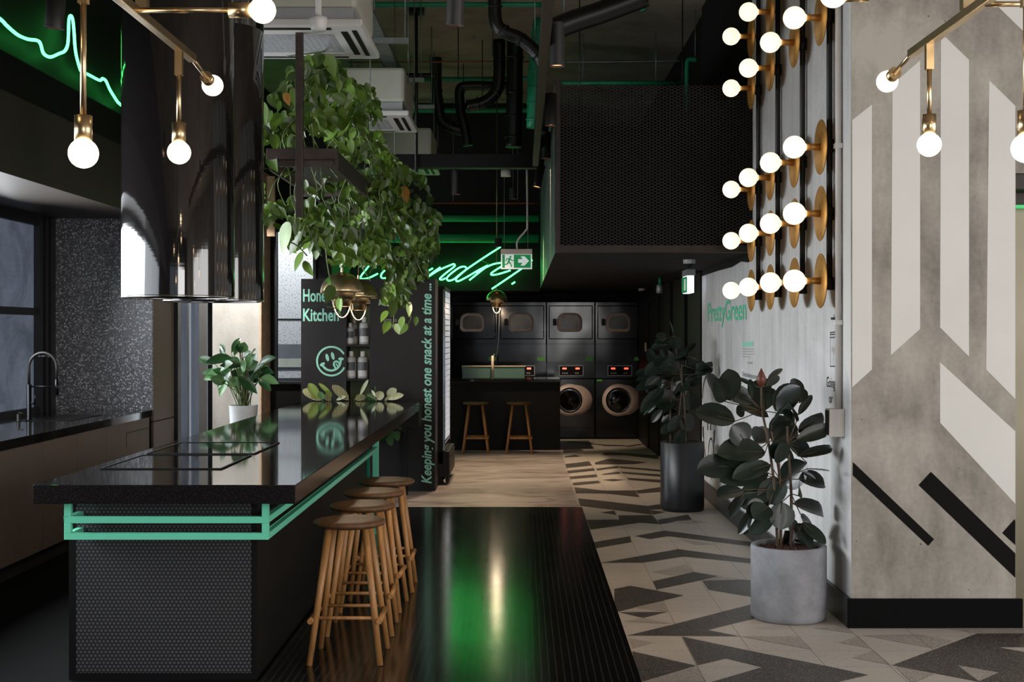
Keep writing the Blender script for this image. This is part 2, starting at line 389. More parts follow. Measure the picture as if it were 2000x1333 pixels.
# ------------------------------------------------------------------ text
def text(s, box, plane, mat, name='lettering', parent=None, shear=0, bold=0, depth=.0015, spacing=1):
    """box=(u0,v0,u1,v1) on the plane given by (origin, u, v); glyph outline stretched to fill it."""
    cu = bpy.data.curves.new('t', 'FONT'); cu.body = s; cu.shear = shear; cu.offset = bold; cu.resolution_u = 3; cu.space_character = spacing
    to = bpy.data.objects.new('t', cu); COL.objects.link(to); dg = bpy.context.evaluated_depsgraph_get()
    me = bpy.data.meshes.new_from_object(to.evaluated_get(dg)); COL.objects.unlink(to); bpy.data.objects.remove(to)
    O, u, v = [Vector(q) for q in plane]; nrm = u.cross(v)
    xs = [q.co.x for q in me.vertices]; ys = [q.co.y for q in me.vertices]
    x0, x1, y0, y1 = min(xs), max(xs), min(ys), max(ys); mb = MB(); vs = []
    for q in me.vertices:
        a = box[0]+(q.co.x-x0)/(x1-x0)*(box[2]-box[0]); b = box[1]+(q.co.y-y0)/(y1-y0)*(box[3]-box[1])
        vs.append(O+u*a+v*b+nrm*depth)
    mb.add(vs, [tuple(p.vertices) for p in me.polygons]); bpy.data.meshes.remove(me)
    return mb.build(name, mat, parent, fix=False)
def strip(mb, pts2, w, plane, depth=.0015):      # flat painted line
    depth += .00002*(len(mb.f) % 40)
    O, u, v = [Vector(q) for q in plane]; nrm = u.cross(v)
    for i in range(len(pts2)-1):
        a = Vector(pts2[i]); b = Vector(pts2[i+1]); d = (b-a)
        if d.length < 1e-6: continue
        d.normalize(); p = Vector((-d.y, d.x))*w/2; e = d*w*.3
        depth += .00002; mb.face([O+u*q.x+v*q.y+nrm*depth for q in (a-e-p, b+e-p, b+e+p, a-e+p)])
FRONT = lambda Y: ((0, Y, 0), (1, 0, 0), (0, 0, 1))          # plane facing the camera: coordinates are x, z
RW = ((1.738, 0, 0), (0, -1, 0), (0, 0, 1))                   # right wall: u = -Y
def ru(px, X=1.738): return -(X*F/(px-CX))
def rz(px, py, X=1.738): return H-(py-CY)*X/(px-CX)

# ================================================================== SETTING
ZC = 4.7
struct('floor_tiles', MB().add([(.507,-5,0),(5.2,-5,0),(5.2,7.4,0),(1.8,7.4,0),(1.8,19.6,0),(.507,19.6,0)], [(0,1,2,3,4,5)]), M['tile_l'])
S1 = lambda pts, ox, oy, s: [(ox+x/s, oy+y/s) for x, y in pts]
dark = [S1(p, 1200, 1050, 4) for p in [
 [(0,405),(125,380),(545,457),(380,497),(30,583),(0,590)], [(35,587),(415,585),(225,632)],
 [(100,770),(470,680),(845,583),(1250,478),(1250,600),(915,680),(735,727),(980,775)],
 [(530,778),(1065,890),(1660,1008),(1985,1078),(1750,1132),(1600,1175),(560,1175),(760,1132),(1150,1018),(870,950),(650,1003)],
 [(140,893),(640,1005),(220,1130),(160,1010)], [(300,345),(620,272),(820,305),(690,335),(330,410)],
 [(685,342),(1400,330),(1400,500),(1065,467),(735,412)]]]
dark += [S1(p, 1600, 1100, 5) for p in [[(710,1003),(1540,693),(2700,690),(2700,1400),(1900,1400),(1560,1165)],[(560,1400),(1000,1300),(1500,1400)]]]
dark += [S1(p, 1100, 850, 5) for p in [
 [(295,1050),(655,990),(665,1050),(325,1108)], [(695,990),(985,935),(1020,990),(850,1020)],
 [(985,935),(2000,1068),(2000,1112),(1830,1090),(1020,990)], [(370,1250),(745,1185),(1130,1115),(1180,1190),(780,1250)],
 [(1135,1118),(2200,1260),(2200,1310),(1830,1255),(1170,1190)], [(230,830),(545,828),(540,787),(870,785),(945,875),(750,858),(265,927)],
 [(145,620),(470,655),(820,695),(870,780),(500,735),(165,695)], [(820,695),(955,675),(955,725),(845,733)],
 [(365,760),(500,740),(520,783)], [(845,735),(1000,755),(880,780)], [(920,830),(1220,780),(1255,828),(945,875)],
 [(105,510),(400,545),(700,543),(745,610),(420,575),(125,572)], [(705,545),(1000,503),(1000,555),(735,575)],
 [(90,468),(345,447),(365,472),(100,497)], [(60,408),(325,385),(335,412),(70,435)], [(35,350),(300,325),(310,350),(45,378)],
 [(10,285),(250,258),(280,300),(20,325)], [(380,440),(490,430),(610,440),(490,455)], [(620,420),(1000,442),(1000,472),(640,440)],
 [(370,385),(540,358),(570,380),(400,392)], [(560,360),(1000,390),(1000,415),(590,378)], [(320,330),(530,305),(545,322),(330,350)],
 [(545,308),(1000,344),(1000,364),(560,325)], [(310,270),(450,232),(640,250),(820,268),(700,287),(310,290)],
 [(380,180),(450,168),(930,200),(930,238),(600,200),(400,200)], [(10,212),(110,195),(190,210),(20,222)], [(0,145),(160,130),(200,155),(0,178)],
 [(240,72),(310,72),(300,78),(240,78)], [(590,110),(780,85),(800,92),(640,118)], [(380,95),(600,100),(590,112),(400,110)], [(60,60),(420,98),(400,104),(40,75)]]]
mid = [S1(p, 1200, 1050, 4) for p in [[(155,550),(375,500),(415,583)],[(75,660),(225,632),(450,678)],[(110,790),(300,825),(150,870)],
 [(990,778),(1440,780),(1540,880)],[(1750,825),(1900,775),(2000,870)],[(220,1132),(645,1010),(715,1132)],[(290,275),(560,213),(620,268),(455,300)],[(700,340),(830,307),(1050,335)]]]
mid += [S1(p, 1600, 1100, 5) for p in [[(420,710),(970,700),(1300,765),(1120,840)],[(320,930),(530,858),(700,1000)],[(740,1015),(1120,1085),(940,1165),(890,1165)],
 [(1200,635),(2700,610),(2700,690),(1520,690)],[(1350,1003),(1755,1075),(1560,1160)],[(-60,640),(250,620),(330,690)]]]
mid += [S1(p, 1100, 850, 5) for p in [[(1060,845),(1250,835),(1440,855),(1200,870)],[(1100,1010),(1500,1070),(1300,1080)],[(1400,740),(1540,770),(1250,775)]]]
light2 = [S1(p, 1600, 1100, 5) for p in [[(1755,830),(2700,830),(2700,900),(2000,875)]]]
ov = MB()
def area2(p): return sum(p[i].x*p[(i+1) % len(p)].y-p[(i+1) % len(p)].x*p[i].y for i in range(len(p)))/2
for lst, mi, z in ((dark, 0, .0008), (mid, 1, .0014), (light2, 2, .0018)):
    for pl in lst:
        q = [FL(*p) for p in pl]
        q = [Vector((max(v.x, .508), v.y, z)) for v in q]
        if area2(q) < 0: q = q[::-1]
        ov.face(q, mi)
rr = random.Random(3)                      # the pattern goes on outside the photo, toward the shopfront
for i in range(16):
    for j in range(16):
        x, y = 1.016+.3*i, -4.6+.6*j
        if y > 5.4 and not (x > 2.9 and y < 6.5): continue
        if y > 4.9 and x < 3: continue
        t = rr.random(); a, b = rr.uniform(-.15, .25), rr.uniform(-.15, .25)
        if t < .55: ov.face([(x,y+a,.0008),(x+.3,y+b,.0008),(x+.3,y+b+.22,.0008),(x,y+a+.22,.0008)], 0 if t < .4 else 1)
struct('floor_tile_inlay', ov, [M['tile_d'], M['tile_m'], M['tile_l']], fix=False)
struct('floor_concrete', MB().face([(-4.2,11.2,0),(.507,11.2,0),(.507,19.6,0),(-4.2,19.6,0)]), M['conc_floor'])
struct('floor_dark', MB().face([(-4.2,-5,0),(.507,-5,0),(.507,11.2,0),(-4.2,11.2,0)]), M['floor_dark'])
struct('ceiling', MB().bx(-5.2, 5.2, -5.2, 19.8, ZC, ZC+.2), M['ceil'])
struct('wall_back', MB().bx(-4.3, 1.95, 19.6, 19.8, 0, ZC), M['wall_dark'])
struct('wall_back_fascia', MB().bx(-3.3, .25, 17.6, 17.7, 2.13, ZC), M['wall_dark'])
# right concrete wall, its dark continuation and the column face beside the lift
struct('wall_right', MB().bx(1.738, 2.606, 6.8, 12.44, 0, ZC), [M['conc_wall']])
colm = MB(); colm.bx(1.7385, 5.2, 6.795, 6.80, 2.40, ZC); colm.bx(1.7385, 2.606, 6.795, 6.80, 0, 2.40)
colm.bx(2.600, 2.606, 6.80, 7.12, 0, 2.4)
struct('wall_column', colm, M['conc_col'])
struct('wall_right_dark', MB().bx(1.775, 1.95, 12.44, 19.6, 0, ZC), M['black'])
rf = MB(); rf.bx(5.1, 5.3, -5.2, .2, 0, ZC); rf.bx(5.1, 5.3, 5.0, 6.8, 0, ZC); rf.bx(5.1, 5.3, .2, 5.0, 0, .55); rf.bx(5.1, 5.3, .2, 5.0, 3.25, ZC)
struct('wall_right_far', rf, M['conc_col'])
wr = MB(); wr.bx(5.1, 5.16, .2, .26, .55, 3.25); wr.bx(5.1, 5.16, 4.94, 5.0, .55, 3.25); wr.bx(5.1, 5.16, 2.57, 2.63, .55, 3.25); struct('window_5', wr, M['frame_black'])
struct('wall_lift', MB().bx(2.606, 5.2, 7.13, 7.3, 0, ZC), M['black'])
struct('baseboard_right', MB().bx(1.716, 1.7375, 6.79, 12.44, 0, .154), M['base_grey'], bev=.002)
struct('baseboard_column', MB().bx(1.716, 2.636, 6.772, 6.794, 0, .154), M['base'], bev=.002)
# black paint feathered along the top of the concrete wall under the bulkhead
O_, u_, v_ = [Vector(q) for q in RW]
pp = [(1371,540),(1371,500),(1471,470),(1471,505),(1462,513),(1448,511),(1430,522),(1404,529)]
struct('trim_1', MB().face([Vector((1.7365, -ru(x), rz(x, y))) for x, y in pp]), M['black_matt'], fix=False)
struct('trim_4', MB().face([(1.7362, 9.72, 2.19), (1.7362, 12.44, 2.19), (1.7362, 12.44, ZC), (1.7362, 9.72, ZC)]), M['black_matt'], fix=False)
# left side
struct('wall_left', MB().bx(-3.4, -3.3, -5, 17.6, 3.03, ZC), M['wall_dark'])
struct('trim_2', MB().bx(-3.3, -3.15, -5, 17.6, 3.03, 3.27), M['black'])
struct('wall_left_soffit', MB().bx(-4.15, -3.15, -5, 11.64, 2.53, 3.03), M['grey_panel'])
wl = MB(); wl.bx(-4.25, -4.05, 5.2, 10.99, 0, .9); wl.bx(-4.25, -4.05, -5, 1.6, 0, 2.53); wl.bx(-4.25, -4.05, 1.6, 5.4, 0, .9)
wl.bx(-4.25, -4.05, 5.2, 5.4, .9, 2.53)
struct('wall_left_lower', wl, M['wall_dark'])
struct('wall_splashback', MB().bx(-4.05, -3.15, 10.95, 10.99, .9, 2.53), M['terrazzo'])
bw = MB(); bw.bx(-5.2, 5.2, -5.2, -5.0, 0, .5); bw.bx(-5.2, 5.2, -5.2, -5.0, 3.35, ZC); bw.bx(-5.2, -2.2, -5.2, -5, .5, 3.35); bw.bx(4.0, 5.2, -5.2, -5, .5, 3.35)
struct('wall_front', bw, M['wall_dark'])
# concrete pillar beyond the kitchen with timber edge, window wall
pil = MB().bx(-3.13, -2.65, 13.0, 13.45, 0, 3.05)
struct('wall_pillar', pil, M['conc_pillar'])
struct('trim_3', MB().bx(-2.652, -2.635, 12.995, 13.46, 0, 3.2), M['timber_raw'])
ww = MB(); ww.bx(-3.3, -2.58, 13.5, 13.6, 0, 3.4); ww.bx(-2.58, -2.0, 13.5, 13.6, 0, 1.045); ww.bx(-2.17, -2.0, 13.5, 13.6, 1.045, 3.4); ww.bx(-2.58, -2.17, 13.5, 13.6, 2.62, 3.4)
struct('wall_window', ww, M['black'])
wf = MB(); wf.bx(-2.60, -2.575, 13.46, 13.5, 1.03, 2.64); wf.bx(-2.19, -2.16, 13.46, 13.5, 1.03, 2.64); wf.bx(-2.6, -2.16, 13.44, 13.5, 1.02, 1.045)
struct('window_1', wf, M['frame_black'])
ow = MB(); ow.bx(-3.6, -2.1, 15.2, 15.3, 1.42, 3.36); ow.bx(-3.6, -2.1, 15.19, 15.2, 1.708, 1.722, 3); ow.bx(-3.6, -2.1, 15.2, 15.3, .6, 1.42, 1)
ow.bx(-3.6, -2.1, 15.18, 15.2, 1.15, 1.25, 2); ow.bx(-3.6, -2.1, 15.18, 15.2, 1.02, 1.10, 0); ow.bx(-2.1, -2.05, 13.6, 15.3, .6, 3.36, 3)
struct('wall_neighbouring', ow, [M['out_wall'], M['out_grey'], M['out_pale'], M['black']])
area('daylight_between_buildings', (-2.75, 14.2, 3.32), (0, .75, -1), 1.0, .5, 75, (.93, .97, 1))
struct('wall_exterior_cover', MB().bx(-3.9, -2.05, 13.6, 15.3, 3.36, 3.40), M['black'])
# glazed door run between tall cabinet and pillar
gd = MB()
for (a, b) in ((11.66, 11.76), (12.0, 12.06), (12.42, 12.75)): gd.bx(-3.2, -3.12, a, b, 0, 2.5)
gd.bx(-3.2, -3.12, 11.66, 13.0, 2.5, 3.03)
dr = struct('door_1', gd, M['frame_blue'])
tag(MB().bx(-3.17, -3.165, 11.76, 12.42, 0, 2.5).build('pane', M['glass'], dr))
spot('pillar_fill_spot', (-2.75, 11.95, 2.95), (-.1, .75, -1), 260, (1, .96, .92), 75)  # unseen spot added to brighten the front of the pillar
area('lobby_backlight', (-4.2, 12.6, 2.4), (-.6, 0, -1), .8, .8, 45, DAY)  # added lamp that lightens the lobby wall behind the glass door
struct('wall_left_lobby', MB().bx(-5.2, -5.1, 10.99, 14, 0, 3.1), M['conc_pillar'])
# bulkhead over the laundry
bk = MB(); bk.bx(.25, 1.76, 9.72, 17.6, 2.16, 2.19); bk.bx(.25, 1.76, 11.2, 11.25, 2.19, 3.25)
struct('wall_bulkhead_side', MB().bx(.245, .2495, 9.72, 17.59, 2.16, 3.45), simple('grey_side_panel', '56605c', .45, var=.1)); bk.bx(.25, .27, 9.72, 17.6, 2.19, 3.45); bk.bx(.27, 1.76, 11.2, 17.6, 3.25, 3.27)
bk.bx(.25, 1.76, 17.6, 19.6, 2.16, 2.19); bk.bx(-3.3, .25, 17.7, 19.6, 2.13, 2.16)
struct('ceiling_bulkhead', bk, M['ceil_dark'])
# kitchen window
kf = MB(); X0, X1 = -4.05, -3.99
kf.bx(X0, X1, 5.4, 10.95, 2.44, 2.53); kf.bx(X0, X1, 5.4, 10.95, .9, .945); kf.bx(X0, X1, 5.4, 10.6, 1.70, 1.76)
for a, b in ((10.60, 10.66), (10.72, 10.78), (10.84, 10.95), (8.0, 8.06), (5.4, 5.46)): kf.bx(X0, X1+(.02 if a > 10 else 0), a, b, .9, 2.53)
k1 = struct('window_2', kf, M['frame_black'])
MB().bx(-4.03, -4.025, 5.46, 10.6, .945, 1.70).build('lower_pane', M['dusty'], k1)
MB().bx(-4.03, -4.025, 5.46, 10.6, 1.76, 2.44).build('upper_pane', M['dusty'], k1)
MB().tube([(-3.97, 10.55, 1.365), (-3.90, 10.6, 1.365)], .008).sphere((-3.89, 10.6, 1.365), .018).build('window_latch', M['chrome'], k1)
sw = MB(); sw.bx(-4.1, -4.0, 1.6, 1.66, .9, 2.53); sw.bx(-4.1, -4.0, 3.5, 3.56, .9, 2.53)
struct('window_3', sw, M['frame_black'])
sf = MB()
for x in (-2.2, -.2, 1.9, 4.0): sf.bx(x-.04, x+.04, -5.1, -5.0, .5, 3.35)
sf.bx(-2.2, 4.0, -5.1, -5, .46, .52); struct('window_4', sf, M['frame_black'])

# column graphics -------------------------------------------------
def colpts(pts, Y=6.7935): return [P(x, y, 6.795)*1 for x, y in pts]
cg = MB()
white = [[(1664.5,235),(1703,204),(1703,722),(1664.5,757)], [(1743,165),(1797,118),(1797,643),(1740,694)],
 [(1837.5,79),(1846,72),(1892.5,117),(1892.5,697),(1836,640)], [(1932,157),(1983,207),(1983,780),(1926,722)],
 [(1836,708),(1983,843),(1983,985),(1836,826)], [(1935,0),(1920,-14),(2100,-14),(2100,160),(1948,12)]]
blk = [[(1665.4,902.6),(1824.3,1054),(1812.6,1066.8),(1665.4,929)], [(1818,922),(1983,1081.7),(1983,1129.6),(1793.8,948)], [(1957,1041.6),(1981,1015),(1983,1017),(1983,1065.7)]]
for pl in white:
    q = colpts(pl); cg.face([Vector((v.x, 6.794, v.z)) for v in q], 0)
for pl in blk:
    q = colpts(pl); cg.face([Vector((v.x, 6.794, v.z)) for v in q], 1)
cg.face([(1.7370, 6.80, .9+.37), (1.7370, 6.96, 1.42), (1.7370, 6.96, 2.55), (1.7370, 6.80, 2.68)][::-1], 0)
tag(cg.build('wall_mural', [M['white_paint'], M['black_bar']], fix=False), 'white upright stripes and black slanting bars painted on the concrete column', 'mural')

# lift --------------------------------------------------------------
lf = thing('lift_entrance', 'brushed metal lift door in a dark reveal at the edge of the column', 'lift', (3.1, 7.05, 0))
MB().bx(2.62, 3.6, 7.06, 7.09, 0, 2.25).build('door_panel', M['lift'], lf)
MB().bx(2.607, 3.7, 6.82, 7.12, 2.32, 2.40).bx(2.607, 3.7, 7.02, 7.12, 2.25, 2.32).build('header', M['rust'], lf)
MB().bx(2.62, 3.6, 6.97, 7.03, 2.235, 2.25).build('green_light_strip', simple('green_strip', '1e8a50', .4, emit=(.05,1,.25,1), es=.4), lf)

# ================================================================== ISLAND
isl = thing('kitchen_island', 'long black island base with perforated end panel and mint green rail', 'kitchen island', (-1.6, 7.8, 0))
MB().bx(-2.034, -1.19, 5.79, 9.87, .0, .817).build('cabinet_body', M['black'], isl)
MB().bx(-2.034, -1.19, 5.772, 5.7895, .0, .817).build('end_panel_frame', M['black'], isl)
MB().bx(-2.0, -1.215, 5.768, 5.7718, .03, .817).build('perforated_panel', M['perf'], isl)
fr = MB(); xa, xb, t = -1.995, -1.105, .029
for z0 in (.727, .655): fr.bx(xa, xb, 5.60, 5.60+t, z0, z0+t); fr.bx(xb-t, xb, 5.60+t, 9.85, z0, z0+t); fr.bx(xa, xa+t, 5.60+t, 9.85, z0, z0+t)
for x in (xa, xb-t): fr.bx(x, x+t, 5.60, 5.60+t, .684, .7269); fr.bx(x, x+t, 5.60, 5.60+t, .756, .8175)
fr.build('mint_rail', M['teal'], isl, bev=.002)
lg = MB()
for x in (xa, xb-.045): lg.bx(x, x+.045, 9.88, 9.925, 0, .8175)
lg.bx(xa+.045, xb-.045, 9.88, 9.925, .06, .105); lg.build('end_leg_frame', M['teal'], isl, bev=.002)
MB().bx(-1.9, -1.18, 9.94, 9.955, .1, .8175).build('teal_panel', M['teal_box'], isl)
wt = MB(); wt.bx(-2.11, -.978, 5.55, 12.17, .818, .90)
o = wt.build('island_worktop', [M['stone'], M['stone_edge']], recenter=True, bev=.0025)
for p in o.data.polygons:
    if p.normal.z < .5: p.material_index = 1
tag(o, 'long polished black stone worktop on the kitchen island', 'worktop')
for i, (y0, y1, lab) in enumerate(((6.19, 6.86, 'black glass hob set flush in the island worktop, the one closest to its front edge'),
                             (6.95, 7.65, 'black glass hob set flush in the island worktop, behind the front hob'))):
    hb = thing('induction_hob', lab, 'hob', (-1.74, (y0+y1)/2, .9005), 'hobs in the island worktop')
    MB().bx(-2.02, -1.455, y0, y1, .9006, .9030).build('glass_top', M['cook'], hb)
    r = MB(); x0, x1 = -2.022, -1.453
    for q in ((x0, x1, y0-.006, y0), (x0, x1, y1, y1+.006), (x0-.006, x0, y0-.006, y1+.006), (x1, x1+.01, y0-.006, y1+.006)): r.bx(*q, .9006, .9060)
    r.build('edge_trim', M['black_matt'], hb)

# planter box at the far end of the island with striped foliage
def leaf(mb, base, tip, width, nrm=None, sag=.0, mi=0, kind='ell', fold=.12, seg=9):
    base, tip = Vector(base), Vector(tip); ax = tip-base; L = ax.length
    if L < 1e-5: return
    a = ax.normalized(); nr = Vector(nrm) if nrm is not None else Vector((0, -1, .35))
    w_ = a.cross(nr)
    if w_.length < 1e-3: w_ = a.orthogonal()
    w_.normalize(); nn = w_.cross(a).normalized()
    if kind == 'heart': prof = [(0,.0),(.02,.42),(.10,.78),(.22,.98),(.38,1),(.55,.84),(.7,.60),(.84,.33),(.94,.12),(1,0)]
    elif kind == 'lance': prof = [(0,.03),(.08,.3),(.2,.7),(.35,.95),(.5,1),(.65,.88),(.8,.6),(.92,.25),(1,0)]
    else: prof = [(0,.03),(.06,.35),(.15,.66),(.3,.92),(.48,1),(.65,.96),(.8,.78),(.9,.52),(.96,.25),(1,0)]
    rows = []
    for t, wd in prof:
        c = base+ax*t+Vector((0,0,-1))*sag*L*(t*t)+Vector((0,0,1))*sag*L*.55*t
        if kind == 'heart' and t < .2: c = c
        hw = width/2*wd; back = (-a*width*.16*(1-t/.2) if kind == 'heart' and t < .2 else Vector((0,0,0)))
        rows.append([c-w_*hw+nn*hw*fold*2+back, c-w_*hw*.5+nn*hw*fold*.8+back*.6, c, c+w_*hw*.5+nn*hw*fold*.8+back*.6, c+w_*hw+nn*hw*fold*2+back])
    vs = [q for r in rows for q in r]; fs = []
    for i in range(len(rows)-1):
        for k in range(4): fs.append((i*5+k, i*5+k+1, i*5+k+6, i*5+k+5))
    mb.add(vs, fs, mi, True)
pt = thing('trough_planter', 'low black planter trough of striped calathea at the end of the island', 'planter', (-1.5, 12.36, .62))
MB().bx(-2.1, -.98, 12.18, 12.56, .66, .86).bx(-2.0, -1.1, 12.2, 12.5, .62, .66).build('trough', M['kiosk'], pt)
MB().bx(-2.08, -1.0, 12.2, 12.54, .8605, .872).build('soil', M['soil'], pt)
for xx in (-1.98, -1.14): MB().bx(xx, xx+.04, 12.3, 12.4, 0, .62).build('support_leg', M['black'], pt)
lm = MB(); S = lambda x, y: (580+x/8.33, 740+y/8.33)
cal = [((400,350),(90,165),190,0),((350,330),(190,60),150,1),((570,280),(350,60),70,1),((560,300),(470,190),90,1),((560,350),(430,270),110,0),((840,350),(570,90),150,0),
 ((640,350),(800,280),60,2),((1030,260),(1160,0),60,2),((940,340),(1120,280),120,0),((1130,260),(1300,340),130,3),((1300,340),(1400,210),150,0),((1290,300),(1210,180),45,2),
 ((1270,200),(1275,110),25,3),((1470,290),(1610,150),130,2),((1480,330),(1740,250),110,0),((1420,350),(1520,300),60,0),((420,340),(380,200),120,3),((760,330),(600,180),90,3)]
for b, t_, wd, mi in cal:
    Yb = 12.36+rr.uniform(-.1, .1); leaf(lm, P(*S(*b), Yb), P(*S(*t_), Yb+rr.uniform(-.1, .08)), wd/8.33*12.3/F, (rr.uniform(-.3,.3), -1, rr.uniform(.1,.6)), .1, mi)
    lm.tube([P(*S(*b), Yb), Vector((P(*S(*b), Yb).x+rr.uniform(-.03,.03), Yb, .868))], .003, 5, mi=3)
for px, py in ((748,845),(765,838),(757,860),(742,852),(775,828),(770,850)):
    q = P(px, py, 12.1); q.x += 0; leaf(lm, (q.x-.02, 12.3, q.z+.06), (q.x+.03, 12.18, q.z-.05), .08, (0,-1,.2), .2, 3)
lm.build('foliage', [M['leaf_stripe'], M['leaf_lime'], simple('pale_leaf','c5cba8',.45), M['leaf_lily']], pt)
tr_ = MB()
for px in (745, 762): tr_.tube(spline([P(px, 800, 12.58), P(px+6, 812, 12.6), P(px, 860, 12.59)]), .004, 5)
tr_.build('trailing_stem', M['vine'], pt)

# ================================================================== STOOLS
def make_stool(name, label, group):
    s = thing(name, label, 'stool', (0, 0, 0), group)
    R = .172; pr = [(0.0001,.622),(.11,.622),(.15,.627),(R-.006,.634),(R,.643),(R-.004,.653),(R-.016,.658),(.10,.656),(0.0001,.653)]
    MB().lathe(pr, n=40).build('seat', M['oak_seat'], s)
    for sx in (-1, 1):
        for sy in (-1, 1):
            MB().tube([(sx*.165, sy*.165, 0), (sx*.085, sy*.085, .628)], [.0145, .0175], 14).build('leg', M['oak'], s)
    f = lambda z: .165-.08*z/.628
    for sy in (-1, 1):
        y = sy*f(.215); MB().tube([(-f(.215), y, .215), (f(.215), y, .215)], .0085, 10).build('stretcher', M['oak'], s)
    for sx in (-1, 1):
        x = sx*(f(.2)+.021); MB().tube([(x, -.17, .205), (x, .12, .205)], .0135, 14).build('footrest', M['oak'], s)
    return s
st0 = make_stool('bar_stool', 'round wooden bar stool at the island, nearest to the perforated end panel', 'bar stools along the island')
st0.location = (-.826, 6.15, .008)
for Y, x, a, lab in ((6.72, -.834, .02, 'round wooden bar stool at the island, second from the perforated end'),
               (7.27, -.838, -.03, 'round wooden bar stool at the island, third from the perforated end'),
               (7.82, -.824, .02, 'round wooden bar stool at the island, last in the row, closest to the snack kiosk')):
    dup(st0, (x, Y, .008), a, lab)
dup(st0, (P(930,880,16.75).x, 16.62, 0), PI/2, 'round wooden bar stool at the laundry counter, the one beside the fridge', 'bar stools at the laundry counter')
dup(st0, (P(1014,880,16.75).x, 16.62, 0), PI/2, 'round wooden bar stool at the laundry counter, under the trough end away from the fridge', 'bar stools at the laundry counter')

tag(MB().bx(-1.17, .53, 1.5, 11.43, .0005, .008).build('rubber_mat', M['mat'], recenter=True), 'large black ribbed rubber mat on the floor beside the island', 'mat')

# ================================================================== RANGE HOODS
for i, (Y, lab) in enumerate(((6.7, 'tall glossy black cylindrical range hood, the one over the front hob'), (7.46, 'tall glossy black cylindrical range hood partly behind the front one'))):
    h_ = thing('range_hood', lab, 'range hood', (-1.79, Y, 1.74), 'range hoods over the island')
    MB().lathe([(.2865, 1.74), (.2865, 3.30), (.2845, 3.302), (.2845, 3.305), (.2865, 3.307), (.2865, 4.69)], (-1.79, Y, 0), n=96).build('shell', M['hood'], h_)
    MB().lathe([(.2875, 1.735), (.2875, 1.747), (.270, 1.747), (.270, 1.735), (.2875, 1.735)], (-1.79, Y, 0), n=96).build('rim', M['chrome'], h_)
    MB().lathe([(.0001, 1.78), (.269, 1.78)], (-1.79, Y, 0), n=48).build('filter', M['steel'], h_)

# ================================================================== LEFT BENCH
units = [(5.0, 6.1), (6.1, 7.3), (7.3, 8.51), (8.51, 9.16), (9.16, 9.8), (9.8, 10.94)]
ul = ['taupe base cabinet door under the sink bench, closest to the camera', 'taupe base cabinet under the bench, second from the camera end', 'wide taupe base cabinet hidden partly behind the island corner',
      'narrow taupe base cabinet below the sink bench, just past the wide one', 'narrow taupe base cabinet below the sink', 'taupe base cabinet at the terrazzo end of the bench with a stepped handle notch']
for (a, b), lab in zip(units, ul):
    c = thing('base_cabinet', lab, 'cabinet', (-3.5, (a+b)/2, 0), 'base cabinets under the sink bench')
    MB().bx(-4.04, -3.19, a+.002, b-.002, .12, .838).build('body', M['black'], c)
    MB().bx(-3.19, -3.17, a+.003, b-.003, .12, .838).build('door', M['cab'], c, bev=.001)
    MB().bx(-4.0, -3.24, a+.002, b-.002, 0, .12).build('kickboard', M['kick'], c)
nt = MB(); nt.bx(-3.171, -3.168, 10.3, 10.94, .748, .754); nt.bx(-3.171, -3.168, 10.3, 10.306, .64, .754)
o = nt.build('handle_notch', M['kick'], c)
wb = MB().bx(-4.04, -3.15, 4.9, 10.948, .84, .90).build('bench_worktop', M['stone'], recenter=True, bev=.002)
tag(wb, 'polished black stone worktop along the left wall under the window', 'worktop')
sk = MB(); sk.bx(-3.72, -3.35, 9.55, 10.25, .9005, .9035); tag(sk.build('sink', M['sinkm'], recenter=True), 'black undermount sink in the left wall bench', 'sink')
tp = thing('kitchen_tap', 'tall black spring-neck kitchen tap on the left bench', 'tap', (-3.68, 9.6, .9))
MB().lathe([(.026,.9),(.026,.912),(.018,.915),(.018,1.17),(.0001,1.17)], (-3.68, 9.6, 0), 20).build('tap_body', M['gun'], tp)
arc = [(-3.68, 9.6, 1.15), (-3.68, 9.6, 1.28)]+[(-3.577-.103*math.cos(a), 9.6, 1.30+.107*math.sin(a)) for a in [i*PI/14 for i in range(15)]]+[(-3.474, 9.6, 1.20)]
MB().tube(arc, .0105, 12).build('hose', M['spot_black'], tp)
MB().tube([(-3.474, 9.6, 1.21), (-3.474, 9.6, 1.09)], [.013, .016], 14).build('spray_head', M['gun'], tp)
MB().tube([(-3.68, 9.6, 1.155), (-3.474, 9.6, 1.155)], .006, 8).build('support_arm', M['gun'], tp)
MB().tube([(-3.68, 9.6, 1.03), (-3.63, 9.58, 1.03)], .009, 8).tube([(-3.63, 9.58, 1.03), (-3.625, 9.58, 1.09)], .005, 8).build('lever', M['gun'], tp)
sd = thing('soap_dispenser', 'short black soap dispenser beside the kitchen tap', 'soap dispenser', (-3.72, 9.5, .9))
MB().lathe([(.02,.9),(.02,.906),(.014,.908),(.014,.955),(.0001,.955)], (-3.72, 9.5, 0), 16).build('pump_body', M['spot_black'], sd)
MB().tube([(-3.72, 9.5, .955), (-3.72, 9.5, .965), (-3.68, 9.49, .96)], .006, 8).build('nozzle', M['spot_black'], sd)
tc = thing('tall_cabinet', 'tall taupe cupboard between the terrazzo splashback and the glass door', 'cabinet', (-3.5, 11.3, 0))
MB().bx(-4.04, -3.17, 10.992, 11.64, 0, 2.528).build('body', M['black'], tc)
MB().bx(-3.17, -3.15, 10.995, 11.64, .80, 2.527).build('upper_door', M['cab'], tc)
MB().bx(-3.17, -3.15, 10.995, 11.64, .10, .79).build('lower_door', M['cab'], tc)

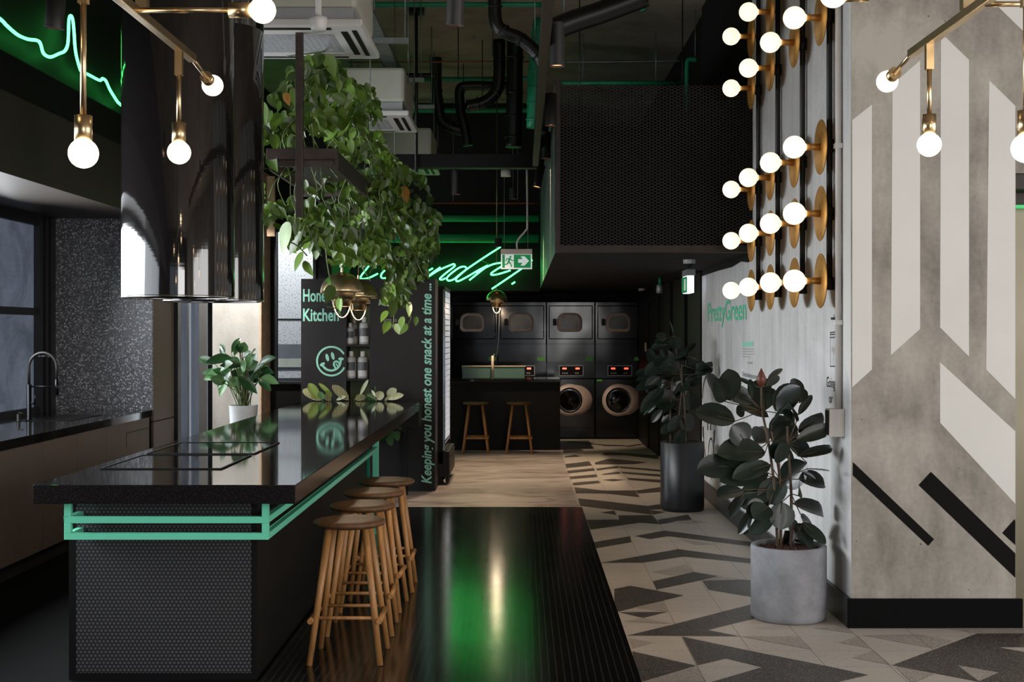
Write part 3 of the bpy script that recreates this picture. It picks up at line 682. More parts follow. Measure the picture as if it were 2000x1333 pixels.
# ================================================================== PEACE LILY
pl_ = thing('peace_lily', 'leafy peace lily in a tapered white pot behind the island', 'potted plant', (-2.6, 12.0, 0))
c = (-2.6, 12.0, 0)
MB().lathe([(.0001,.0),(.085,.0),(.09,.02),(.133,.88),(.122,.88),(.112,.82),(.0001,.82)], c, 40).build('pot', M['white_pot'], pl_)
MB().lathe([(.0001,.835),(.118,.835)], c, 24).build('soil', M['soil'], pl_)
lm = MB(); sm = MB(); r2 = random.Random(11)
lil = [(470,655,452,690,16),(430,668,440,690,12),(385,697,420,712,22),(400,705,455,700,28),(398,740,435,725,26),(425,755,450,725,30),(455,730,470,745,28),(478,665,473,690,26),(470,690,466,672,18),(500,690,490,712,32),
 (512,725,480,735,34),(540,695,505,712,28),(545,745,510,738,22),(530,760,505,745,20),(455,705,430,725,30),(470,720,455,742,28),(415,720,445,735,26),(520,740,498,720,26),(490,750,470,730,30),(410,735,440,750,26),
 (440,700,470,712,26),(505,705,480,722,28),(525,712,500,728,24),(450,745,466,760,24),(480,700,474,728,26),(535,728,508,722,20),(395,725,425,732,22),(500,680,488,700,18)]
lil += [(tx+r2.uniform(-14, 14), ty+r2.uniform(-10, 22), bx_+r2.uniform(-6, 6), by_+r2.uniform(0, 14), wd*.85) for (tx, ty, bx_, by_, wd) in lil if 400 < tx < 530]
for (tx, ty, bx_, by_, wd) in lil:
    Yt = 12+r2.uniform(-.22, .2); Yb = 12+(Yt-12)*.5; b = P(bx_, by_, Yb); t_ = P(tx, ty, Yt)
    leaf(lm, b, t_, wd*12/F*.8, (r2.uniform(-.5,.5), -1, r2.uniform(.2,1.2)), r2.uniform(.1,.3), 0, 'lance')
    root = Vector((c[0]+r2.uniform(-.05,.05), 12+r2.uniform(-.05,.05), .83)); mdl = (root+b)/2+Vector((0,0,.05))
    sm.tube(spline([root, mdl, b], 4), .0045, 5)
lm.build('foliage', M['leaf_lily'], pl_); sm.build('leaf_stalk', M['vine'], pl_)

# ================================================================== SNACK KIOSK
KY = 12.63; kx = lambda px: (px-CX)*KY/F; kz = lambda py: H-(py-CY)*KY/F
ks = thing('snack_kiosk', 'charcoal snack kiosk panel with mint lettering and open bottle niche', 'kiosk', (-1.5, 12.9, 0))
x0, xa, xb, x1 = kx(588), kx(676.5), kx(722), kx(850)
MB().bx(x0, xa, KY, 13.1, 0, 2.086).build('left_panel', M['kiosk'], ks)
MB().bx(xb, x1, KY, 13.1, 0, 2.086).build('right_panel', M['kiosk'], ks)
MB().bx(xa, xb, KY+.004, 13.09, 1.83, 2.086).build('header_panel', M['kiosk'], ks)
MB().bx(xa, xb, KY+.3, KY+.32, 0, 1.83).build('niche_back', M['sage'], ks)
for z in (kz(673), kz(740)): MB().bx(xa, xb, KY+.006, KY+.3, z-.022, z).build('shelf', M['kiosk'], ks)
PLK = FRONT(KY-.0005); PLK = ((0, KY-.001, 0), (1,0,0), (0,0,1))
text('Honesty', (kx(592), kz(597.5), kx(662), kz(565)), PLK, M['teal_print'], parent=ks, bold=.022)
text('Kitchen', (kx(592), kz(628), kx(662), kz(603)), PLK, M['teal_print'], parent=ks, bold=.022)
text('Scan to', (kx(749), kz(629), kx(775), kz(621)), PLK, M['print_grey'], parent=ks)
text('Pay', (kx(755.5), kz(642), kx(769), kz(631)), PLK, M['print_grey'], parent=ks)
PV = ((kx(849), KY-.001, kz(945)), (0,0,1), (-1,0,0))
text('Keeping you honest one snack at a time ...', (0, 0, kz(554)-kz(945), kx(849)-kx(823)), PV, M['teal_print'], parent=ks, shear=.22, bold=.024)
sml = MB(); sc_ = lambda x, y: (kx(600+x/14.81), kz(660+y/14.81))
cxy = (700, 680)
circ = [sc_(cxy[0]+415*math.cos(a), cxy[1]+415*math.sin(a)) for a in [math.radians(q) for q in range(28, 333, 6)]]
circ = [p for p in circ]
strip(sml, circ, .0185, PLK)
sm_ = [(430,780),(500,870),(590,930),(700,950),(810,925),(900,855),(955,760),(975,640)]
strip(sml, [sc_(*p) for p in [(v.x, v.y) for v in spline([(a, b, 0) for a, b in sm_], 5)]], .021, PLK)
strip(sml, [sc_(395,800), sc_(430,760), sc_(490,745)], .022, PLK); strip(sml, [sc_(925,620), sc_(975,600), sc_(1035,620)], .022, PLK)
strip(sml, [sc_(v.x, v.y) for v in spline([(820,900,0),(800,840,0),(770,780,0),(790,710,0),(850,685,0),(900,715,0),(940,760,0)], 5)], .018, PLK)
strip(sml, [sc_(840,760), sc_(890,830)], .014, PLK)
for (ex, ey) in ((582, 575), (740, 530)):
    pts = []
    for k in range(20):
        a = 2*PI*k/20; x, y = 48*math.cos(a), 112*math.sin(a); ca, sa = math.cos(-.25), math.sin(-.25)
        pts.append(sc_(ex+x*ca-y*sa, ey+x*sa+y*ca))
    sml.face([Vector((a, KY-.0025, b)) for a, b in pts][::-1])
sml.build('smiling_face_emblem', M['teal_print'], ks, fix=False)
def bottle(px, ybase, ytop, wpx, Y, label, mt='bottle'):
    b = P(px, ybase, Y); w_ = wpx*Y/F/2; zb = b.z; zt = P(px, ytop, Y).z; h = zt-zb
    zb = label[1]; zt = zb+h
    t = thing('bottle', label[0], 'bottle', (b.x, Y, zb), 'care product bottles on the kiosk shelves')
    MB().lathe([(.0001,zb),(w_*.95,zb),(w_,zb+.006),(w_,zb+h*.72),(w_*.85,zb+h*.78),(w_*.45,zb+h*.80),(w_*.42,zb+h*.84)], (b.x, Y, 0), 24).build('flask', M[mt], t)
    MB().lathe([(w_*.47,zb+h*.82),(w_*.47,zt-.003),(w_*.4,zt),(.0001,zt)], (b.x, Y, 0), 20).build('cap', M['white_plastic'], t)
    lab = MB(); n = 9; hh0, hh1 = zb+h*.30, zb+h*.60
    for k in range(n):
        a0 = -PI/2-1.0+2.0*k/n; a1 = -PI/2-1.0+2.0*(k+1)/n; r_ = w_+.0006
        for z0, z1, mi in ((hh0, hh1, 0), (zb+h*.08, zb+h*.28, 1)):
            lab.face([(b.x+r_*math.cos(a0), Y+r_*math.sin(a0), z0), (b.x+r_*math.cos(a1), Y+r_*math.sin(a1), z0), (b.x+r_*math.cos(a1), Y+r_*math.sin(a1), z1), (b.x+r_*math.cos(a0), Y+r_*math.sin(a0), z1)], mi)
    lab.build('label', [M['label_dark'], M['label_white']], t, fix=False)
zs1, zs2 = kz(673)+.0005, kz(740)+.0005
bottle(684, 672, 630.5, 16, KY+.07, ('slim small bottle at the front of the upper kiosk shelf', zs1))
bottle(692, 672, 622, 15, KY+.19, ('dim bottle standing behind the slim one on the upper kiosk shelf', zs1))
bottle(711.5, 672, 619, 20, KY+.08, ('large pale bottle beside the slim one on the upper kiosk shelf', zs1))
bottle(686, 738, 685, 19.5, KY+.08, ('large pale bottle on the lower kiosk shelf, next to the smiling face', zs2))
bottle(708.5, 738, 685, 20, KY+.08, ('large pale bottle on the lower kiosk shelf, next to the kiosk\'s wide panel', zs2))

# ================================================================== FRIDGE
fg = thing('display_fridge', 'tall black display fridge with lit glass door behind the snack kiosk', 'fridge', (-1.1, 13.5, 0))
MB().bx(-1.5, -.81, 13.12, 14.15, .22, 2.0).build('cabinet', M['black'], fg)
MB().bx(-1.5, -.79, 13.12, 14.15, 2.0, 2.03).build('top_cap', M['kiosk'], fg)
MB().bx(-.808, -.79, 13.12, 13.2, .35, 2.0).bx(-.808, -.79, 14.07, 14.15, .35, 2.0).bx(-.808, -.79, 13.2, 14.07, .35, .42).build('door_frame', M['chrome'], fg)
l_ = MB()
for k in range(26): l_.bx(-.812, -.80, 13.22, 14.05, .44+.06*k, .49+.06*k)
l_.build('lit_shelves', M['led'], fg)
MB().bx(-1.5, -.745, 13.12, 14.15, .09, .34).build('base_box', M['kiosk'], fg)
gr = MB()
for k in range(6): gr.bx(-.745, -.740, 13.2, 14.1, .12+.035*k, .135+.035*k)
gr.build('grille', M['steel_dark'], fg)
for x in (-.80, -1.42):
    for y in (13.18, 14.05): MB().lathe([(.0001,-.015),(.045,-.015),(.045,.015),(.0001,.015)], (x, y, .045), 18, axis='x').build('caster', M['chrome'], fg)

# ================================================================== WASHERS
WY = 18.8
def wz(py): return H-(py-CY)*WY/F
def make_dryer():
    t = thing('stacked_dryer', '', 'dryer', (0, WY, .885), 'stacked dryers along the laundry wall'); w_ = .702
    MB().bx(0, w_, WY+.02, 19.5, .885, 2.007).build('casing', M['enamel'], t, bev=.006)
    MB().bx(.03, w_-.03, WY-.006, WY+.02, 1.46, 1.955).build('upper_panel', M['enamel'], t, bev=.03, bseg=3)
    MB().bx(.0, w_, WY+.0, WY+.0199, 1.115, 1.395).build('lower_panel', M['enamel'], t, bev=.004)
    def rrect(cx, cz, w, h, r, y, n=8):
        out = []
        for (sx, sz, a0) in ((1,1,0),(-1,1,90),(-1,-1,180),(1,-1,270)):
            rr_ = r if sz > 0 else r*.6
            for k in range(n+1):
                a = math.radians(a0+90*k/n); out.append(Vector((cx+sx*(w/2-rr_)+rr_*math.cos(a), y, cz+sz*(h/2-rr_)+rr_*math.sin(a))))
        return out
    o_ = rrect(.335, 1.707, .35, .262, .11, WY-.03); i_ = rrect(.335, 1.707, .285, .20, .085, WY-.03); o2 = rrect(.335, 1.707, .37, .28, .12, WY-.004)
    m = MB(); n = len(o_); m.add(o2+o_+i_, [(i, (i+1) % n, n+(i+1) % n, n+i) for i in range(n)]+[(n+i, n+(i+1) % n, 2*n+(i+1) % n, 2*n+i) for i in range(n)], 0, True)
    m.build('window_ring', M['ring'], t)
    MB().face(rrect(.335, 1.707, .285, .20, .085, WY-.026)).build('window_glass', M['drum'], t)
    MB().bx(.09, .145, WY-.05, WY-.006, 1.66, 1.76).build('handle', M['spot_black'], t, bev=.01)
    for z in (1.54, 1.87): MB().tube([(.665, WY-.012, z-.04), (.665, WY-.012, z+.04)], .008, 8).build('hinge', M['steel'], t)
    MB().bx(.57, .68, WY-.003, WY-.0005, 1.148, 1.20).build('sticker', M['sticker'], t)
    cp = MB().bx(.18, .535, WY-.004, WY+.0199, .925, 1.075).build('control_panel', M['steel'], t)
    MB().bx(.188, .527, WY-.007, WY-.0035, .933, 1.067).build('control_face', M['black'], cp)
    d = MB(); d.bx(.23, .29, WY-.009, WY-.0072, 1.02, 1.045); d.bx(.42, .48, WY-.009, WY-.0072, 1.02, 1.045); d.build('red_display', M['screen_red'], cp)
    k = MB()
    for x in (.225, .255, .285, .415, .445): k.bx(x, x+.02, WY-.009, WY-.0072, .955, .975)
    k.build('buttons', M['grey_plastic'], cp)
    MB().bx(0, w_, WY+.01, WY+.0199, .89, 1.113).build('control_band', M['enamel'], t)
    return t
def make_washer():
    t = thing('washing_machine', '', 'washing machine', (0, WY, 0), 'washing machines along the laundry wall'); w_ = .702
    MB().bx(0, w_, WY, 19.5, .02, .883).build('casing', M['enamel'], t, bev=.008)
    m = MB(); cx, cz, R = .335, .571, .236; n = 40; out = []; inn = []
    for k in range(n):
        a = 2*PI*k/n; x, z = R*math.cos(a), R*math.sin(a)
        if x > 0 and abs(z) < R*.93: x = x+(.335-R)*.95*(math.cos(a)**.6)
        out.append(Vector((cx+x, WY-.03, cz+z))); inn.append(Vector((cx+.185*math.cos(a), WY-.045, cz+.185*math.sin(a))))
    bk_ = [v+Vector((0,.03,0)) for v in out]
    m.add(bk_+out+inn, [(i, (i+1) % n, n+(i+1) % n, n+i) for i in range(n)]+[(n+i, n+(i+1) % n, 2*n+(i+1) % n, 2*n+i) for i in range(n)], 0, True)
    m.build('door_ring', M['ring'], t)
    MB().lathe([(.185,-.044),(.16,-.035),(.11,-.055),(.05,-.068),(.0001,-.072)], (cx, WY, cz), 32, axis='y').build('door_glass', simple('dark_bowl_glass', '0d0b0a', .05, spec=.8, var=.3), t)
    MB().bx(.08, .62, WY-.003, WY-.0005, .17, .175).build('service_seam', M['black_matt'], t)
    MB().bx(.02, .10, WY-.003, WY-.0005, .845, .875).build('sticker', M['sticker'], t)
    return t
d0 = make_dryer(); w0 = make_washer()
names = ['at the fridge end of the row', 'behind the laundry counter tap', 'above the washer half hidden by the counter', 'at the dark wall end of the row']
wn = ['hidden behind the laundry counter at the fridge end', 'hidden behind the laundry counter, below the second dryer', 'half hidden by the end of the laundry counter', 'fully in view beside the dark wall']
xs = [-1.062, -.352, .358, 1.068]
for i, x in enumerate(xs):
    lab = 'glossy black dryer '+names[i]; lab2 = 'black front-loading washing machine '+wn[i]
    if i == 0: d0.location.x = x; d0['label'] = lab
    else: dup(d0, (x, WY, .885), None, lab)
    if i == 2: w0.location.x = x; w0['label'] = lab2
    if i == 3: dup(w0, (x, WY, 0), None, lab2)

# laundry counter
lc = thing('laundry_counter', 'black block counter in front of the washing machines', 'counter', (-.4, 17.4, 0))
MB().bx(-1.35, .503, 17.03, 17.8, 0, .905).build('body', M['black'], lc)
MB().bx(-1.36, .513, 17.0, 17.83, .905, .942).build('counter_top', M['stone'], lc, bev=.003)
lt = thing('laundry_trough', 'sage green enamel trough standing on the laundry counter', 'sink', (-.4, 17.35, .942))
MB().bx(-.80, .035, 17.2, 17.5, .9425, 1.102).build('basin', M['sage_tank'], lt, bev=.006)
MB().bx(-.81, .045, 17.19, 17.51, 1.102, 1.108).build('rim', M['beige'], lt)
tt = thing('laundry_tap', 'straight beige tap in front of the sage green trough', 'tap', (-.395, 17.1, .942))
MB().tube([(-.395, 17.12, .9425), (-.395, 17.12, 1.25)], .018, 14).build('tap_post', M['beige'], tt)
MB().tube(spline([(-.395,17.12,1.24),(-.37,17.13,1.27),(-.33,17.16,1.30),(-.30,17.22,1.9)],5), .006, 8).build('spray_hose', M['steel'], tt)

# ================================================================== NEON
ng = thing('neon_sign', 'green neon handwritten laundry sign on the dark fascia', 'neon sign', (-1, 17.55, 2.4))
NY = 17.5; q = lambda x, y: P(690+x/5.405, 470+y/5.405, NY)
strokes = [[(330,70),(215,210),(140,300),(75,395),(150,400),(260,350)],[(420,300),(370,290),(300,350),(300,395),(350,390),(430,300),(400,380),(430,400),(500,350)],
 [(560,290),(500,370),(520,400),(580,380),(690,290),(640,380),(690,385),(760,340),(840,293)],
 [(920,283),(860,325),(787,385),(900,315),(1040,255),(1066,252),(1066,275),(990,335),(920,395),(918,412),(945,412),(975,398)],
 [(1200,300),(1175,276),(1120,287),(1050,335),(1000,380),(988,408),(1010,425),(1060,410),(1130,355),(1205,297)],
 [(1555,68),(1380,180),(1210,295),(1130,360),(1090,400),(1085,422),(1110,430),(1200,385),(1320,315),(1420,263)],
 [(1420,263),(1390,290),(1300,360),(1225,420)],[(1300,345),(1400,285),(1480,250),(1555,237),(1590,245),(1570,270),(1500,315),(1458,345),(1462,363),(1520,358),(1600,335),(1660,315)],
 [(1890,205),(1820,262),(1760,310),(1600,420),(1462,513)],[(1672,462),(1708,438)]]
for s_ in strokes: MB().tube(spline([q(*p) for p in s_], 6), .011, 8).build('tube', M['neon'], ng)
MB().tube([q(1555,68)+Vector((0,.04,0)), q(1555,68)], .006, 6).tube([q(690,385)+Vector((0,.1,0)), q(690,385)], .006, 6).tube([q(1360,215), q(1460,262)], .003, 5).build('standoff', M['galv'], ng)
nl = thing('neon_line', 'wavy green neon line running high along the left wall', 'neon sign', (-3.25, 9, 3.5))
XN = -3.22
tr = [(-60,-10),(0,37),(11,48),(23,59),(36,69),(54,76.5),(72,79),(79,85.5),(84,102.6),(92,110),(101,111),(115,105),(126,100),(132,88),(133.6,68),(134.6,39.6),(137.7,30.6),(142,38),(144.6,63),(146.7,93.6),(151,117),(159,140),(171,145),(194.5,157),(200,153.4),(207,158.5),(214,174),(223,189),(230.5,200),(241,209)]
pts = []
for px, py in tr:
    Y = XN*F/(px-CX); pts.append(Vector((XN, Y, H-(py-CY)*Y/F)))
MB().tube(spline(pts, 5), .011, 8).build('tube', M['neon'], nl)
pts = [Vector((XN, 10.39+k*.4, 3.38+.16*math.sin(k*1.3)+.1*math.sin(k*.6))) for k in range(18)]
MB().tube(spline(pts, 5), .011, 8).build('tube', M['neon'], nl)

# ================================================================== EXIT SIGNS
ex = thing('hanging_exit_sign', 'green running man exit sign hanging on rods over the walkway', 'exit sign', P(1009, 527, 14))
EY = 14.0
ax_, bx2 = P(978, 0, EY).x, P(1039.5, 0, EY).x; z0, z1, z2 = P(0,526,EY).z, P(0,497,EY).z, P(0,487,EY).z
MB().bx(ax_, bx2, EY-.03, EY+.03, z1, z2).build('housing', simple('rose_white_plastic', 'c8b6aa', .4), ex, bev=.004)
MB().bx(ax_+.002, bx2-.002, EY-.012, EY+.012, z0, z1).build('panel', M['exit_white'], ex)
sf_ = MB(); e = lambda x, y: Vector((P(690+x/5.405, 0, EY).x, EY-.0135, P(0, 470+y/5.405, EY).z))
sf_.face([e(1573,290), e(1573,150), e(1873,150), e(1873,290)][::-1]); sf_.build('green_face', M['exit_green'], ex, fix=False)
def e2(x, y, d=.015): v = e(x, y); v.y = EY-d; return v
wh = MB(); wh.face([e2(1600,290), e2(1695,290), e2(1695,152), e2(1600,152)])
wh.face([e2(1740,198), e2(1740,236), e2(1796,236), e2(1796,198)]); wh.face([e2(1765,168), e2(1808,168), e2(1856,216), e2(1808,266), e2(1765,266), e2(1802,216)][::-1])
wh.build('white_pictogram', M['exit_white'], ex, fix=False)
mn = MB()
def limb(a, b, w_): 
    A, B = e2(*a, .017), e2(*b, .017); d = (B-A).normalized(); p_ = Vector((-d.z, 0, d.x))*w_; mn.face([A-p_, B-p_, B+p_, A+p_])
mn.face([e2(1660+11*math.cos(t), 173+11*math.sin(t), .017) for t in [k*PI/6 for k in range(12)]])
for a, b, w_ in (((1652,185),(1640,228),.010),((1640,228),(1662,248),.007),((1662,248),(1672,282),.006),((1640,228),(1622,252),.007),((1622,252),(1592,255),.006),((1650,190),(1620,195),.005),((1620,195),(1610,220),.005),((1655,190),(1672,212),.005),((1672,212),(1694,212),.005)): limb(a, b, w_)
mn.build('running_figure', M['exit_green'], ex, fix=False)
for px in (985, 1031): MB().tube([P(px, 487, EY), P(px, 325, EY)], .005, 6).build('hanging_rod', M['galv'], ex)
MB().tube(spline([P(1010,487,EY), P(1011,470,EY), P(1027,450,EY), P(1030,435,EY), P(1029,330,EY)], 5), .011, 8).build('conduit', M['conduit'], ex)
MB().tube([P(988,345,EY), P(988,333,EY)], .055, 16).build('ceiling_box', M['white_plastic'], ex)
es = thing('wall_exit_sign', 'lit exit sign box seen side-on under the bulkhead by the wall', 'exit sign', (1.6, 12.35, 2.0))
MB().bx(1.565, 1.63, 12.2, 12.55, 1.935, 2.10).build('light_body', M['exit_glow'], es, bev=.004)
MB().bx(1.555, 1.564, 12.21, 12.54, 1.94, 2.09).build('green_face', M['exit_green'], es)
MB().bx(1.56, 1.64, 12.19, 12.56, 2.10, 2.158).build('housing', M['grey_plastic'], es)
wm = MB().bx(1.553, 1.5545, 12.25, 12.35, 1.96, 2.07); wm.build('white_pictogram', M['exit_white'], es)

# ================================================================== CHANDELIERS
def chandelier(name, label, X, sgn, ys, drops, arms, zbar=2.572):
    t = thing(name, label, 'chandelier', (X, (ys[0]+ys[1])/2, zbar))
    MB().bx(X-.014, X+.014, ys[0], ys[1], zbar-.014, zbar+.014).build('bar', M['brass'], t, bev=.002)
    def bulb(p, d, mat='bulb'):           # cup then globe along direction d
        p, d = Vector(p), Vector(d).normalized(); h_ = MB().tube([p, p+d*.075], .024, 20).build('lamp_holder', M['brass'], t)
        q_ = p+d*(.075+.030); MB().sphere(q_, .041, 28, 18).build('globe_bulb', M[mat], t)
        l = bpy.data.lights.new('globe_light', 'POINT')
    for (Y, zb) in drops:                # vertical drop ending in a bulb centred at zb
        MB().bx(X-.013, X+.013, Y-.012, Y+.012, zbar-.10, zbar-.014).build('bracket', M['brass'], t)
        MB().tube([(X, Y, zbar-.09), (X, Y, zb+.10)], .0085, 12).build('drop_rod', M['brass'], t)
        bulb((X, Y, zb+.105), (0, 0, -1))
    for (Y, Xb, z) in arms:              # sideways arm
        sd_ = 1 if Xb > X else -1
        MB().tube([(X, Y, z), (Xb-sd_*.1, Y, z)], .0085, 12).build('side_arm', M['brass'], t)
        bulb((Xb-sd_*.105, Y, z), (sd_, 0, 0))
    MB().tube([(X, ys[1]-.01, zbar), (X, ys[1]+.22, zbar-.03)], .0085, 12).build('end_rod', M['brass'], t)
    bulb((X, ys[1]+.2, zbar-.028), (0, 1, -.12))
    MB().bx(X-.018, X+.018, (ys[0]+ys[1])/2-.018+.1, (ys[0]+ys[1])/2+.018+.1, zbar+.014, 4.699).build('ceiling_stem', M['brass'], t)
    return t
chandelier('chandelier', 'brass bar chandelier with glowing globes hanging before the range hoods', -1.219, 1, (3.3, 4.76), [(3.574, 2.056), (4.57, 2.198)], [(4.04, P(513,0,4.04).x, 2.571), (3.45, -1.42, 2.50)])
chandelier('chandelier', 'brass bar chandelier with glowing globes hanging before the painted column', 1.414, -1, (3.3, 4.68), [(3.61, 2.076), (4.47, 2.211)], [(3.93, P(2085,0,3.93).x, 2.562), (3.9, P(1628,0,3.9).x, 2.585)])

# ================================================================== WALL LIGHTS
rails = [(7.17, 'the rail next to the pale conduit', 1.845), (7.86, 'the second rail from the conduit', 1.87), (8.62, 'the third rail from the conduit', 1.865), (9.33, 'the rail farthest from the conduit', 1.865)]
for Y, nm, zb in rails:
    r = thing('lamp_rail', 'upright black pipe on the concrete wall, '+nm.replace('the ', '', 1), 'pipe', (1.71, Y, 1.78), 'black lamp rails on the concrete wall')
    MB().tube([(1.712, Y, 1.80), (1.712, Y, 4.69)], .017, 12).build('pipe', M['spot_black'], r)
    for z in (1.83, 2.22, 2.60, 3.32): MB().tube([(1.712, Y, z-.035), (1.712, Y, z+.035)], .026, 12).build('coupling', M['spot_black'], r)
def wall_light():
    t = thing('disc_wall_light', '', 'wall light', (0,0,0), 'brass disc wall lights with globe bulbs')
    MB().lathe([(.0001,-.003),(.150,-.003),(.153,0),(.150,.003),(.0001,.003)], (-.045, 0, 0), 40, axis='x').build('brass_disc', M['brass_dull'], t)
    MB().tube([(-.042, 0, 0), (-.014, 0, 0)], .018, 12).build('wall_mount', M['spot_black'], t)
    MB().tube([(-.048, 0, 0), (-.125, 0, 0)], [.02, .017], 16).build('lamp_holder', M['brass_dull'], t)
    MB().tube([(-.125, 0, 0), (-.15, 0, 0)], [.019, .03], 16, caps=False).sphere((-.19, 0, 0), .0625, 28, 18).build('globe_bulb', M['opal'], t)
    return t
wl0 = wall_light()
rowz = [3.70, 3.325, 2.593, 2.222, 1.862]
rown = ['topmost', 'second from the top', 'third from the top', 'second from the bottom', 'lowest']
firstw = True
for ri, (Y, nm, zb) in enumerate(rails):
    for k, z in enumerate(rowz):
        if k == 0 and ri < 2: continue
        rn = rown[k] if ri >= 2 else ['', 'topmost', 'second from the top', 'second from the bottom', 'lowest'][k]
        lab = 'brass disc light, %s on %s' % (rn, nm)
        if ri == 0: z2_ = {1:3.306, 2:2.588, 3:2.219, 4:1.845}[k]
        else: z2_ = z
        loc = (1.70, Y-.03, z2_)
        if firstw: wl0.location = loc; wl0['label'] = lab; firstw = False
        else: dup(wl0, loc, None, lab)

# conduit with switch box on the wall beside the column
cdt = thing('wall_conduit', 'pale upright conduit ending in a switch box beside the column', 'conduit', (1.71, 6.98, 1.0))
Yc = 6.99
MB().tube([(1.717, Yc, 1.14), (1.717, Yc, 4.69)], .017, 12).build('conduit', M['conduit'], cdt)
MB().bx(1.655, 1.737, Yc-.06, Yc+.04, .995, 1.145).build('switch_box', M['conduit'], cdt, bev=.003)
MB().bx(1.652, 1.655, Yc-.05, Yc+.03, 1.003, 1.137).build('switch_plate', M['black'], cdt)
MB().bx(1.695, 1.736, Yc-.022, Yc+.022, 1.60, 1.625).bx(1.695, 1.736, Yc-.022, Yc+.022, 2.56, 2.585).build('clip', M['white_plastic'], cdt)

# wall writing ----------------------------------------------------------
def wtext(s, pxa, pxb, pyt, pyb, name, mat, label, **k):
    pm = (pxa+pxb)/2
    box = (ru(pxa), rz(pm, pyb), ru(pxb), rz(pm, pyt))
    o = text(s, box, ((1.7365, 0, 0), (0,-1,0), (0,0,1)), mat, name=name, **k); return tag(o, label, 'wall sign')
wtext('PrettyGreen', 1383, 1458, 586, 640, 'wall_lettering', simple('mint_wall_print', '52c498', .6, var=.03), 'mint green wall lettering reading PrettyGreen on the concrete', bold=.01)
wtext('Going', 1615, 1631.5, 737, 764, 'wall_lettering', M['print_black'], 'small black serif word Going beside the conduit')
wtext('or', 1620, 1627, 775, 788, 'wall_lettering', M['print_black'], 'small black word or under the word Going')
wtext('The final offsetting net zero', 1450.5, 1479, 729, 741, 'wall_lettering', M['print_black'], 'thin black line of wall text behind the tall rubber plant leaves')
PRW = ((1.7368, 0, 0), (0,-1,0), (0,0,1)); R2 = lambda x, y: (ru(x), rz(x, y))
lf_ = MB()
for (a, b) in (((1622,654),(1634,653)),((1622,716),(1634,716)),((1622,660),(1634,659)),((1622,650),(1634,648.5))): strip(lf_, [R2(*a), R2(*b)], .006, PRW)
for x in (1622.5, 1628, 1633.5): strip(lf_, [R2(x,651), R2(x,716)], .004, PRW)
strip(lf_, [R2(1626,678), R2(1626,688)], .006, PRW); strip(lf_, [R2(1630,680), R2(1630,692)], .006, PRW)
strip(lf_, [R2(1624,622.5), R2(1630,622.5)], .014, PRW); strip(lf_, [R2(1629,615), R2(1632,622.5), R2(1629,630)], .005, PRW)
tag(lf_.build('lift_pictogram', M['print_black'], fix=False), 'black lift pictogram and arrow printed on the concrete wall', 'wall sign')
tx = MB()
for i in range(4): strip(tx, [R2(1450.5, 682+i*5), R2(1474-(i == 3)*7, 682.5+i*5)], .006, PRW)
strip(tx, [R2(1461,709), R2(1471,709.5)], .014, PRW)
tag(tx.build('wall_paragraph', M['print_grey'], fix=False), 'four thin lines of small print on the concrete wall', 'wall sign')
t2 = MB(); strip(t2, [R2(1450.5,673), R2(1471,672)], .035, PRW); tag(t2.build('wall_heading', M['teal_print'], fix=False), 'faint mint heading above the small print on the wall', 'wall sign')
t3 = MB()
S4 = lambda x, y: R2(1370+x/6.06, 640+y/6.06)
strip(t3, [S4(v.x, v.y) for v in spline([(12,830,0),(25,700,0),(50,600,0),(85,560,0),(120,590,0),(145,700,0)], 5)], .03, PRW)
for x in (75, 110): strip(t3, [S4(x,1120), S4(x+2,1200)], .045, PRW)
strip(t3, [R2(1373.5,838), R2(1376,875), R2(1384,930)], .03, PRW); strip(t3, [R2(1395,848), R2(1394,880), R2(1390,935)], .03, PRW)
strip(t3, [(a, b) for a, b in [R2(1389+5*math.cos(k*PI/8), 885+28*math.sin(k*PI/8)) for k in range(17)]], .02, PRW)
strip(t3, [R2(1373.5,838), R2(1374,850)], .07, PRW); strip(t3, [R2(1395.5,845), R2(1395,860)], .07, PRW)
tag(t3.build('wall_line_drawing', M['print_black'], fix=False), 'black looping line drawing low on the concrete wall behind the plants', 'wall drawing')

